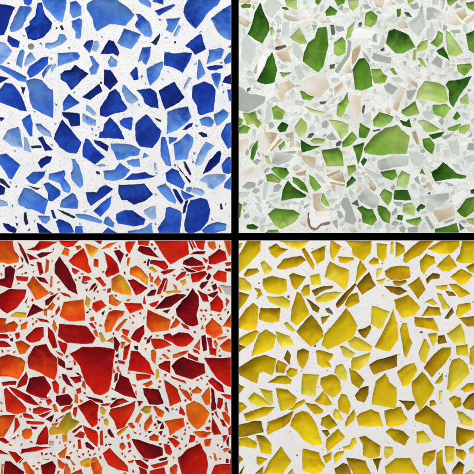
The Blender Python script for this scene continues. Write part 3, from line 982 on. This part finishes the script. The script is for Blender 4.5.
E 1731,2841 1761,2861 1771,2905 1751,2891
C 732,3601 752,3601 758,3651 742,3651
A 1572,4201 1622,4221 1582,4241
A 1405,4582 1486,4596 1472,4616
D 637,3882 651,3872 645,3932 625,3932
B 661,4562 705,4572 697,4592 665,4588
D 1731,4355 1777,4371 1761,4391 1731,4375
C 1117,3731 1131,3677 1151,3725
B 2146,4121 2162,4115 2192,4187 2178,4175
E 2178,2871 2192,2871 2218,2921 2206,2931
K 1472,2651 1486,2590 1498,2600 1482,2661
E 691,4582 752,4648 732,4652
A 2262,4588 2282,4592 2282,4628 2262,4628
C 160,2701 230,2645 224,2671
E 1490,2741 1504,2731 1516,2781 1500,2781
K 1651,4067 1681,4087 1691,4121 1661,4095
E 491,2911 541,2941 511,2951
A 830,2811 890,2831 840,2837
K 1117,3980 1161,3980 1151,3994 1117,4000
A 1151,3561 1185,3537 1181,3577
A 1590,4321 1624,4311 1610,4351
C 1901,3930 1921,3950 1911,3980 1901,3970
K 100,3391 124,3381 130,3411 110,3411
D 190,4622 236,4576 230,4592 200,4632
A 2282,4512 2310,4503 2310,4536 2302,4536
DA6 200,2560 230,2590 224,2621
E 1361,3892 1371,3962 1353,3942
E 2011,3290 2025,3250 2037,3290
B 251,3021 281,2971 261,3037
K 1017,3132 1045,3106 1031,3152
E 1321,3842 1361,3852 1351,3872
C 581,4191 641,4151 637,4167 561,4201
C 2302,4592 2310,4592 2310,4640 2302,4642
C 110,4391 156,4367 144,4391
C 411,4592 491,4588 481,4596
K 1482,4315 1518,4315 1492,4331
C 1552,4281 1582,4255 1566,4287
K 2182,3551 2212,3557 2202,3571
C 981,4191 1001,4191 991,4211''',
'yellow': '''CD2 3250,3342 3461,3085 3501,3132 3571,3262 3521,3382 3431,3422 3280,3492 3220,3452
CD3 2921,4201 2951,4147 3021,4111 3082,4131 3152,4231 3182,4311 3222,4441 3132,4451 3041,4401 2971,4311 2907,4261
CB7 2390,3714 2390,3675 2540,3581 2651,3551 2761,3591 2741,3701 2721,3751 2631,3711 2591,3731 2570,3832 2480,3791 2400,3751
CD2 3852,3737 3892,3822 3962,3882 3952,4082 3842,4062 3721,4042 3731,3942 3761,3812
CB8 4151,4151 4261,4055 4451,4215 4441,4387 4341,4341 4291,4251 4221,4227 4151,4201
CD1 4121,3822 4221,3721 4261,3761 4341,3882 4301,3962 4201,4112 4161,4022 4127,3922
CD9 3932,3091 3972,3242 3982,3392 3892,3512 3751,3472 3822,3342 3882,3222
DE2 4481,3812 4491,3721 4522,3601 4592,3581 4672,3651 4692,3741 4592,3842 4512,3922 4471,3892
CB8 3112,3150 3228,3310 3232,3361 3112,3465 3031,3391 2967,3316
CD1 2631,4742 2691,4622 2811,4467 2911,4612 2821,4742
CD8 3850,4672 3960,4582 4101,4582 4191,4742 3870,4742
DC9 3030,4491 3190,4532 3206,4592 3250,4662 3210,4722 3150,4748 3030,4702
CD1 2390,2554 2473,2406 2606,2406 2601,2510 2520,2600 2440,2681 2390,2723
DE1 3301,2616 3381,2661 3487,2701 3481,2811 3451,2897 3371,2831 3250,2771 3270,2691
CB4 4241,3681 4311,3581 4421,3481 4508,3477 4501,3551 4401,3681 4321,3771
CD2 2390,3196 2390,3192 2460,3091 2530,3031 2580,3071 2560,3292 2490,3306 2390,3275
CD2 2550,3441 2591,3341 2661,3296 2761,3361 2731,3481 2611,3531 2520,3561
CD2 3946,3001 4081,2951 4201,3077 4141,3152 4031,3182 3960,3081
CD2 2921,3081 2971,2921 3011,2941 3051,3041 3092,3142 2971,3252 2911,3212
CD2 2631,2791 2721,2761 2861,2797 2867,2901 2801,2945 2681,2925 2631,2861
CD2 3567,4171 3611,4131 3711,4095 3792,4131 3828,4261 3711,4267 3591,4255
DC8 4622,2410 4752,2410 4752,2621 4592,2625 4562,2600 4602,2540
CD2 3210,3781 3311,3745 3361,3761 3401,3822 3411,3902 3331,3976 3250,3922 3210,3852
DC6 3461,2410 3711,2410 3701,2530 3631,2604 3531,2550 3521,2480
DC8 3846,4111 4010,4071 4041,4151 4075,4191 4031,4241 3910,4271 3870,4251
BA9 3695,3651 3772,3601 3972,3545 3968,3661 3852,3701 3741,3745
DE2 3031,3741 3188,3751 3152,3962 3017,3942
CD1 2761,3886 2871,3898 2967,3982 2931,4062 2821,4112 2807,4102
BA3 2390,4252 2540,4211 2611,4215 2635,4321 2470,4361 2390,4367
BD1 3595,4375 3651,4361 3802,4461 3792,4562 3711,4582 3631,4552 3631,4441
CD1 4281,2490 4411,2410 4592,2410 4592,2460 4512,2536 4411,2540
DE3 3721,3061 3772,3071 3896,3122 3822,3282 3792,3292 3711,3242
BC8 3852,2711 3912,2671 4002,2661 4092,2671 4102,2771 4002,2797 3912,2797 3862,2761
CB6 4041,2550 4131,2460 4201,2410 4331,2410 4201,2550 4111,2590 4061,2631 4035,2610
CB9 2681,4221 2931,4111 2891,4221 2831,4271 2681,4347 2667,4301
CD3 3974,3721 4051,3661 4141,3631 4171,3701 4081,3852 4031,3862
BC2 2607,3081 2801,3081 2787,3212 2711,3226 2591,3192
CB8 3467,4582 3651,4612 3711,4742 3541,4742 3491,4652
CB4 4572,4271 4752,4311 4752,4371 4592,4461 4568,4421
DC2 4000,3300 4031,3230 4067,3236 4091,3361 4121,3431 4061,3571 4041,3541
BC3 4147,3172 4331,3182 4387,3312 4161,3262 4147,3222
BC2 2771,2671 2841,2590 3011,2560 3055,2604 2971,2661 2851,2691 2781,2691
DE2 4471,3341 4602,3240 4648,3361 4648,3441 4542,3431
DE2 3481,3401 3521,3361 3591,3381 3721,3471 3701,3511 3581,3505 3501,3461
BC7 3860,4321 3900,4287 4031,4315 4091,4371 4047,4455 3950,4411
CD2 2440,4141 2641,4071 2741,4075 2671,4147 2470,4211
CD1 3160,3511 3190,3501 3331,3545 3321,3577 3280,3611 3311,3671 3230,3677 3180,3641
BA8 3691,2725 3721,2801 3755,2857 3621,2945 3567,2861
DE9 3531,3581 3701,3525 3701,3571 3671,3621 3591,3701 3521,3691 3515,3621
CD7 3381,4291 3447,4371 3351,4451 3280,4516 3260,4471 3270,4391
BC7 4081,2851 4191,2771 4221,2831 4251,2897 4181,2991 4131,2911
CD2 4508,2771 4612,2691 4722,2751 4662,2831 4612,2851
BD2 2566,4355 2641,4361 2711,4441 2711,4542 2621,4532 2591,4441
CD1 4371,2661 4491,2550 4568,2661 4491,2711 4431,2711
CD8 3411,3942 3461,3952 3507,4062 3481,4142 3391,4102 3381,4022
DE2 2671,2967 2831,2965 2901,3017 2887,3081 2791,3061 2701,3021
DC8 4201,2610 4261,2540 4341,2570 4351,2631 4281,2671 4241,2741 4215,2711
DE2 2486,3986 2540,3926 2601,3960 2721,4051 2611,4067 2510,4031
DE3 2761,3316 2891,3361 2935,3451 2821,3471 2781,3421
DE2 2785,2406 3090,2406 3041,2464 2991,2500 2881,2460
DE2 4187,3531 4241,3391 4261,3397 4301,3481 4251,3631 4211,3601
CD1 2390,3428 2390,3386 2560,3304 2586,3321 2530,3411 2470,3461 2390,3431
BC2 2975,3511 3031,3487 3088,3517 3082,3581 3031,3685 2995,3651 2971,3571
DE8 3160,2981 3250,2931 3351,2917 3415,2925 3351,2981 3250,3021 3170,3021
BC8 4371,4532 4421,4501 4427,4632 4471,4742 4371,4742
BA8 4628,4042 4692,3952 4752,3922 4752,4102 4652,4082
BC7 3495,3685 3551,3711 3641,3806 3591,3882 3521,3832
BC1 3108,2524 3252,2460 3242,2590 3172,2637
BC2 2895,2757 2931,2731 3055,2771 2961,2897 2921,2851
BC1 3220,4181 3291,4147 3371,4251 3291,4295 3210,4251
E 3361,3661 3421,3641 3467,3731 3461,3812 3391,3791 3347,3731
CD2 3770,2436 3870,2444 3860,2570 3830,2621 3780,2570
BC1 4227,4582 4241,4532 4355,4501 4341,4592 4281,4662 4231,4642
BA9 3551,3958 3611,3882 3681,3862 3681,3942 3641,4022 3575,4002
BA8 3347,4688 3431,4632 3481,4652 3511,4742 3361,4748
BC2 2687,2480 2761,2436 2801,2476 2875,2496 2821,2530 2761,2580 2711,2540
CD8 2390,4386 2470,4375 2566,4431 2560,4481 2450,4461 2390,4461
CD1 4491,2841 4562,2841 4702,2937 4602,2977 4532,2901
CD8 3150,4012 3240,3906 3321,4042 3270,4056 3210,4042
E 4572,4115 4622,4121 4722,4201 4722,4261 4612,4241
CD2 4562,3142 4582,3051 4702,3031 4708,3091 4592,3172
DE2 4167,4321 4231,4307 4311,4411 4271,4427 4171,4435
BC2 4221,3158 4281,3065 4391,3077 4407,3152
BC2 2681,3822 2781,3761 2861,3757 2915,3802 2901,3838 2781,3832
BC1 3521,2941 3575,2931 3591,3021 3481,3077 3451,3051 3481,2981
DE2 2390,2777 2440,2781 2510,2851 2510,2901 2430,2905 2390,2894
DE2 4451,4461 4542,4471 4532,4622 4467,4622
CD1 3311,2410 3341,2420 3411,2470 3381,2520 3331,2604 3301,2530
D 4562,3461 4672,3445 4682,3561 4572,3551
CB2 4592,3182 4752,3162 4752,3262 4672,3262
A 3551,2837 3567,2845 3431,3031 3371,3077 3361,3041 3431,2951
CD1 3601,2604 3667,2701 3551,2831 3575,2681
A 3846,2861 4000,2871 4067,2911 3990,2951 3910,2921
DE2 2601,3886 2721,3912 2731,4032 2681,4022
BA8 4522,4712 4592,4616 4642,4652 4622,4742 4532,4742
BC2 3055,4031 3162,4047 3228,4101 3222,4131 3152,4141 3102,4091
BC8 2781,3605 2871,3651 2841,3731 2761,3721 2761,3661
BC3 2390,2920 2490,2951 2450,3021 2390,3099
BC8 4491,3992 4542,3958 4608,3982 4612,4052 4552,4082
C 4702,3491 4752,3441 4752,3661 4702,3641
CD8 4608,3892 4672,3838 4752,3832 4752,3902 4652,3922
E 3401,3461 3431,3461 3551,3537 3511,3577 3441,3561
BC2 3960,2420 4041,2460 4047,2520 3960,2570
D 3102,2761 3192,2741 3208,2841 3122,2851
DE2 4375,2931 4411,2941 4451,3011 4501,3081 4431,3091 4391,2991
A 3120,2905 3210,2871 3331,2861 3321,2881 3240,2901 3150,2961
BA4 3581,3302 3651,3282 3701,3252 3711,3282 3651,3382 3621,3362
DE2 2607,2631 2641,2610 2721,2691 2701,2725 2651,2741
CD7 3541,4095 3555,4151 3531,4211 3461,4267 3451,4241 3481,4171
A 3990,4002 4141,4012 4151,4032 4081,4106 4041,4042
BC2 2440,2751 2480,2691 2570,2685 2591,2717 2520,2751 2460,2771
CD9 2867,3711 2901,3677 2971,3697 2971,3741 2921,3771 2867,3761
DE8 3852,4467 3922,4471 3932,4532 3862,4586 3846,4542
CD8 3387,2564 3531,2576 3541,2600 3461,2631 3401,2621
DE2 4281,3341 4367,3331 4375,3381 4335,3465
BC2 4562,4491 4632,4501 4662,4542 4632,4602 4572,4562
D 3521,4387 3551,4381 3567,4431 3511,4495 3441,4495 3431,4471 3501,4451
CD1 3041,2861 3092,2845 3092,2951 3041,2961 3015,2911
D 3341,4562 3371,4522 3441,4512 3431,4552 3351,4636
E 3351,4091 3381,4101 3431,4201 3351,4191 3331,4141
A 4261,2791 4331,2731 4395,2745 4391,2781 4311,2791 4271,2837
BC2 3021,2496 3041,2480 3142,2651 3132,2697
A 3060,2981 3090,3001 3194,3081 3180,3126 3130,3102
A 4375,3361 4441,3351 4467,3425 4387,3441
BC2 4662,2671 4752,2625 4752,2731 4692,2711
B 3930,2811 4051,2791 4067,2821 3990,2857 3950,2851
CD1 2875,4091 3041,3996 3051,4020 3011,4051 2931,4101
CD8 3232,4562 3312,4522 3312,4592 3262,4632
BC8 2390,4026 2420,4026 2470,4071 2390,4133
A 3731,4596 3812,4582 3776,4712
A 2875,3505 2907,3551 2895,3641 2841,3581
C 2570,4568 2671,4592 2591,4652 2570,4632
BC2 3691,2621 3741,2576 3782,2590 3788,2637 3701,2641
E 2841,3232 2871,3222 2951,3306 2931,3322 2871,3282
D 4361,2861 4471,2851 4475,2885 4431,2901 4371,2885
CD1 4351,3832 4427,3731 4431,3802 4391,3838
E 4255,3021 4327,2987 4371,3041 4331,3051
E 4692,4491 4752,4451 4752,4542 4702,4532
A 4451,3182 4522,3077 4536,3122 4481,3186
B 3212,3172 3292,3158 3262,3202 3222,3242
BC2 2546,2881 2601,2891 2621,2951 2570,2991 2586,2931
E 3772,2691 3822,2681 3802,2741 3768,2771
A 3220,4307 3274,4301 3295,4341 3270,4367
E 3768,2805 3852,2785 3822,2845 3792,2831
A 4461,2911 4532,2925 4556,2957 4491,2957
B 4301,4012 4341,4002 4361,4042 4301,4062
A 2390,3441 2454,3471 2390,3515
E 3912,2420 3932,2420 3932,2530 3912,2540
B 2560,4732 2631,4668 2621,4742
B 2390,3843 2440,3872 2390,3931
K 3256,3090 3286,3080 3327,3130 3321,3144 3274,3120
D 4652,4742 4712,4702 4752,4742
E 4395,3912 4421,3906 4407,3992 4391,4002
DE8 2881,4742 2921,4692 2941,4742
B 2390,4559 2430,4592 2390,4632
A 2390,4748 2446,4652 2410,4748
C 2390,2436 2420,2436 2400,2480 2390,2480
D 4722,3017 4752,3017 4752,3037
K 2875,2961 2891,2957 2895,2977 2879,2977
K 4201,3316 4223,3316 4221,3331 4201,3329
K 3140,3451 3154,3445 3158,3465 3142,3465''',}
# ---------------------------------------------------------------- the four sample tiles
TILES = {
 'blue': dict(rect=(-3, -3, 231.2, 233.2), depth=0.06, rim=0.55, relief=0.55, seed=11,
   label='speckled tile of cobalt and navy glass chips in white mortar', fill=46, fillcodes='FEEDFK', fillsize=(0.25, 1.2),
   pal=dict(A=(20, 36, 108), B=(22, 50, 146), C=(36, 78, 184), D=(56, 104, 202), E=(96, 144, 214), F=(150, 182, 222), G=(132, 142, 122), K=(40, 46, 78)),
   mortar=((241, 241, 242), (227, 228, 233), [(0.24, 0.75, 0.26, 0.85, (200, 172, 132)), (0.22, 0.6, 0.26, 0.85, (112, 110, 116)), (0.5, 0.5, 0.25, 0.5, (175, 180, 192))], 0.35, 0.05)),
 'green': dict(rect=(238.8, -3, 477, 232.9), depth=0.06, rim=0.35, relief=0.7, seed=23,
   label='speckled tile of green glass and pearly shell chips in pale grey mortar', fill=360, fillcodes='HHHIITSHHLIHLLLLTHHHLLLSLHTLPHLKLS', fillsize=(0.6, 5.2),
   pal=dict(A=(38, 86, 24), B=(76, 126, 38), C=(112, 160, 56), D=(160, 190, 96), Q=(250, 243, 220), E=(192, 210, 142), H=(207, 215, 208), I=(172, 181, 173), S=(224, 210, 186), T=(236, 230, 223), P=(251, 251, 249), U=(138, 108, 100), N=(188, 168, 134), O=(206, 158, 104), K=(100, 104, 92), L=(240, 243, 240)),
   mortar=((240, 243, 237), (216, 222, 214), [(0.2, 0.7, 0.18, 0.6, (130, 132, 124)), (0.35, 0.45, 0.12, 0.7, (125, 118, 108)), (0.5, 0.7, 0.3, 0.6, (245, 248, 246)), (0.13, 1.8, 0.4, 0.4, (190, 200, 195))], 0.55, 0.045)),
 'red': dict(rect=(-3, 240.3, 231.2, 477), depth=0.06, rim=0.75, relief=0.72, seed=37,
   label='speckled tile of scarlet, maroon and orange glass chips in off-white mortar', fill=170, fillcodes='CDEBCEDA', fillsize=(0.5, 1.5),
   pal=dict(A=(96, 14, 22), B=(150, 15, 19), C=(204, 30, 16), D=(206, 52, 18), E=(228, 102, 24), O=(236, 118, 20), Y=(218, 170, 40), V=(150, 144, 32), H=(192, 182, 176), K=(62, 36, 36)),
   mortar=((236, 233, 227), (222, 218, 210), [(0.22, 0.6, 0.18, 0.7, (200, 165, 135)), (0.3, 0.45, 0.14, 0.6, (150, 142, 136))], 0.4, 0.05)),
 'yellow': dict(rect=(238.8, 240.5, 477, 477), depth=0.16, rim=0.15, relief=0.9, seed=41,
   label='speckled tile of golden yellow and amber glass chips in white mortar', fill=26, fillcodes='KEDE', fillsize=(0.25, 0.6),
   pal=dict(A=(130, 102, 16), B=(174, 140, 14), C=(208, 174, 14), D=(226, 198, 30), E=(228, 212, 72), K=(112, 102, 96)),
   mortar=((245, 243, 239), (236, 233, 231), [(0.2, 0.55, 0.22, 0.8, (140, 136, 146)), (0.36, 0.5, 0.25, 0.6, (185, 172, 180))], 0.3, 0.05)),
}
GLASSY = dict(blue='blue_glass', green='green_glass', red='red_glass', yellow='amber_glass')
SHELL = set('STPNOUQ')

def special(tone, q):
    c = q['cen']; s = math.sqrt(abs(area(q['P'])))
    for (t, x, y, text) in NOTES:
        if ('rim' in text) != (q['code'] == 'U'): continue
        if t == tone and math.dist(c, (x, y)) < 6: return text
NOTES = [('green', 320, 217, 'glossy white shell fragment'), ('green', 319, 221, 'brown rim of the white shell fragment'), ('green', 443, 214, 'tan block of shell'),
 ('blue', 31, 46.5, 'round grey-green pebble among the blue chips'),
 ('red', 65, 425, 'olive yellow chip'), ('red', 145, 410, 'olive chip with a pointed end'),
 ('red', 197, 415, 'large bright orange chip')]

shell_mat = shell_material('shell')
for tone, T in TILES.items():
    rnd = random.Random(T['seed']); rect = T['rect']; pal = T['pal']
    chips = []
    def tint(c, r):
        k = 1+r.uniform(-.07, .05); w = .007 if min(pal[c]) > 150 else .02; k = 1+(k-1)*w/.02; h = [1+r.uniform(-w, w) for _ in range(3)]
        return lin(tuple(min(250, v*k*m) for v, m in zip(pal[c], h)))
    def add(code, P, knap=True):
        if knap: P = fracture(P, rnd, rect)
        P = keep_apart(chips, P, rect, tone == 'green' and code[0] in SHELL)
        if len(P) < 3 or abs(area(P)) < 0.4: return
        if area(P) < 0: P = P[::-1]
        a = code[0]; b = code[1] if len(code) > 1 else None
        q = dict(shell=tone == 'green' and code[0] in SHELL, code=code, P=P, bb=bbox(P), dz=(len(chips) % 29)*0.003, rim=T['rim']*rnd.uniform(.5, 1.2), relief=T['relief']*rnd.uniform(.6, 1.25), flush=tone == 'green' and a in 'HIL')
        q['cen'] = ((q['bb'][0]+q['bb'][2])/2, (q['bb'][1]+q['bb'][3])/2)
        q['thick'] = tint(a, rnd)  # main tint of the chip
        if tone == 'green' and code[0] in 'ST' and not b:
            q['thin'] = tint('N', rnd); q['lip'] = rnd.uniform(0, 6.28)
        elif b: q['thin'] = tint(b, rnd)  # second tone, paints light and shade across the chip
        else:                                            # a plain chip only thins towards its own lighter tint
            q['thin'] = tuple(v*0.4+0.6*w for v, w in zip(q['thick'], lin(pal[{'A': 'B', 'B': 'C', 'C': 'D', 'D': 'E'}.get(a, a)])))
        q['A'] = abs(area(P)); chips.append(q)
    for ln in DATA[tone].split('\n'):
        w = ln.split()
        if len(w) < 4: continue
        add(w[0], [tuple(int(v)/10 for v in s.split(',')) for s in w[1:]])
    # occupancy, to scatter the finest crumbs only in free mortar
    G = 0.5; gx = int((rect[2]-rect[0])/G)+2; gy = int((rect[3]-rect[1])/G)+2
    occ = np.zeros((gx, gy), bool)
    def stamp(q):
        b = q['bb']
        for i in range(int((b[0]-rect[0])/G)-1, int((b[2]-rect[0])/G)+2):
            for j in range(int((b[1]-rect[1])/G)-1, int((b[3]-rect[1])/G)+2):
                if 0 <= i < gx and 0 <= j < gy and not occ[i, j] and inside((rect[0]+i*G, rect[1]+j*G), q['P']): occ[i, j] = True
    for q in chips: stamp(q)
    made = 0
    for tries in range(T['fill']*40):
        if made >= T['fill']: break
        r = T['fillsize'][1]-(T['fillsize'][1]-T['fillsize'][0])*(tries/(T['fill']*40))**0.55*rnd.uniform(.7, 1); x = rnd.uniform(rect[0]+4, rect[2]-3); y = rnd.uniform(rect[1]+4, rect[3]-3)
        st = rnd.uniform(.35, .9); an = rnd.uniform(0, 3.14); n = rnd.choice((3, 4, 4, 5))
        P = []
        for k in range(n):
            t = 6.283*k/n+rnd.uniform(-.35, .35); u = math.cos(t)*r*rnd.uniform(.8, 1.3); v = math.sin(t)*r*st
            P.append((x+u*math.cos(an)-v*math.sin(an), y+u*math.sin(an)+v*math.cos(an)))
        ok = True
        for k in range(10):
            for m in (0.0, 0.6, 1.0):
                t = k*.6283; R = (r*(0.95 if tone == 'green' else 1.25)+(0.2 if tone == 'green' else 0.7))*m
                i = int((x+R*math.cos(t)-rect[0])/G); j = int((y+R*math.sin(t)-rect[1])/G)
                if occ[min(max(i, 0), gx-1), min(max(j, 0), gy-1)]: ok = False
        if not ok: continue
        k = len(chips); add(rnd.choice(T['fillcodes']), P)
        if len(chips) > k: stamp(chips[-1]); made += 1

    # the tile: an Empty at its foot
    root = bpy.data.objects.new('terrazzo_tile', None); C.objects.link(root)
    ox, oy = (rect[0]+rect[2])/2, (rect[1]+rect[3])/2
    root.location = ((ox-237)*U, (237-oy)*U, -12*U); root.empty_display_size = 0.02
    root['label'] = T['label']; root['category'] = 'tile'; root['group'] = 'terrazzo sample tiles on the black board'

    # binder: flat polished sheet with a true pocket for every chip, plus the slab's sides and foot
    D = T['depth']
    x0, y0, x1, y1 = rect
    pts = [Vector((x0, y0)), Vector((x1, y0)), Vector((x1, y1)), Vector((x0, y1))]; edges = [(0, 1), (1, 2), (2, 3), (3, 0)]
    for q in chips:
        b = len(pts); n = len(q['P']); pts += [Vector(p) for p in q['P']]; edges += [(b+i, b+(i+1) % n) for i in range(n)]
    vs, _, fs, _, _, _ = delaunay_2d_cdt(pts, edges, [], 0, 1e-4)
    bins = {}
    for q in chips:
        for i in range(int(q['bb'][0]//10), int(q['bb'][2]//10)+1):
            for j in range(int(q['bb'][1]//10), int(q['bb'][3]//10)+1): bins.setdefault((i, j), []).append(q)
    V = [(v.x, v.y, 0) for v in vs]; F = []; E = {}
    for f in fs:
        m = (sum(vs[i].x for i in f)/3, sum(vs[i].y for i in f)/3)
        if any(inside(m, q['P']) for q in bins.get((int(m[0]//10), int(m[1]//10)), ())): continue
        f = list(f); a = sum(vs[f[i-1]].x*vs[f[i]].y-vs[f[i]].x*vs[f[i-1]].y for i in range(len(f)))
        if a > 0: f = f[::-1]
        F.append(f)
        for i in range(len(f)): E[(f[i], f[(i+1) % len(f)])] = 1
    down = {}
    for a, b in list(E):
        if (b, a) in E: continue
        rim = lambda v: min(abs(v.x-x0), abs(v.x-x1), abs(v.y-y0), abs(v.y-y1)) < 0.02
        z = -12 if rim(vs[a]) and rim(vs[b]) else -D-0.35
        for k in (a, b):
            if (k, z) not in down: down[(k, z)] = len(V); V.append((vs[k].x, vs[k].y, z))
        F.append([b, a, down[(a, z)], down[(b, z)]])
    b = len(V); V += [(x0, y0, -12), (x1, y0, -12), (x1, y1, -12), (x0, y1, -12)]; F.append([b, b+1, b+2, b+3])
    me = bpy.data.meshes.new('mortar')
    me.from_pydata([((x-ox)*U, (oy-y)*U, (z+12)*U) for x, y, z in V], [], F); me.update()
    base, shade, grains, cl, cs = T['mortar']
    me.materials.append(mortar_material(tone+'_tile_mortar', base, shade, grains, cl, cs))
    o = bpy.data.objects.new('mortar', me); C.objects.link(o); o.parent = root

    glass = glass_material(GLASSY[tone], wash=dict(blue=0.38, red=0.30).get(tone, 0.24))
    def part(name, qs, mat, label=None, stuff=False):
        if len(qs) == 1: org = qs[0]['cen']
        else: org = (ox, oy)
        me = make_mesh(name, qs, D, rnd, org, mat is shell_mat)
        for m in (mat if isinstance(mat, tuple) else (mat,)): me.materials.append(m)
        o = bpy.data.objects.new(name, me); C.objects.link(o); o.parent = root
        o.location = ((org[0]-ox)*U, (oy-org[1])*U, 12*U)
        if label: o['label'] = label
        if stuff: o['kind'] = 'stuff'
        return o
    order = sorted(chips, key=lambda q: -q['A'])
    shells = [q for q in order if q['code'][0] in SHELL and tone == 'green']
    pebble = [q for q in order if q['code'] == 'G']
    glassy = [q for q in order if not q['shell'] and q['code'] != 'G']
    for q in pebble: part('pebble', [q], glass, 'round grey-green pebble')
    big = [q for q in shells if q['A'] > 7]
    for q in big[:60]: part('shell_chip', [q], shell_mat, special(tone, q))
    rest_s = [q for q in shells if not any(q is b for b in big[:60])]
    for q in glassy[:100]: part('glass_chip', [q], glass, special(tone, q))
    if glassy[100:]: part('small_glass_chips', glassy[100:], glass, None, True)
    if rest_s: part('small_shell_chips', rest_s, shell_mat, None, True)
    print(tone, 'chips', len(chips), 'glass', len(glassy), 'shell', len(shells))

# ---------------------------------------------------------------- the black board under the tiles
q = NT('black_card'); q.b.inputs['Specular IOR Level'].default_value = 0
q.b.inputs['Roughness'].default_value = 1
p = q.pos(); q.l(q.mix(q.noise(p, 0.5, 3), (0.0004, 0.0004, 0.0004), (0.001, 0.001, 0.001)), q.b.inputs['Base Color'])
bm = bmesh.new(); bmesh.ops.create_cube(bm, size=1)
for v in bm.verts: v.co = (v.co.x*0.54, v.co.y*0.54, v.co.z*0.006-0.0154)
me = bpy.data.meshes.new('ground'); bm.to_mesh(me); bm.free(); me.materials.append(q.m)
o = bpy.data.objects.new('ground', me); C.objects.link(o); o['kind'] = 'structure'
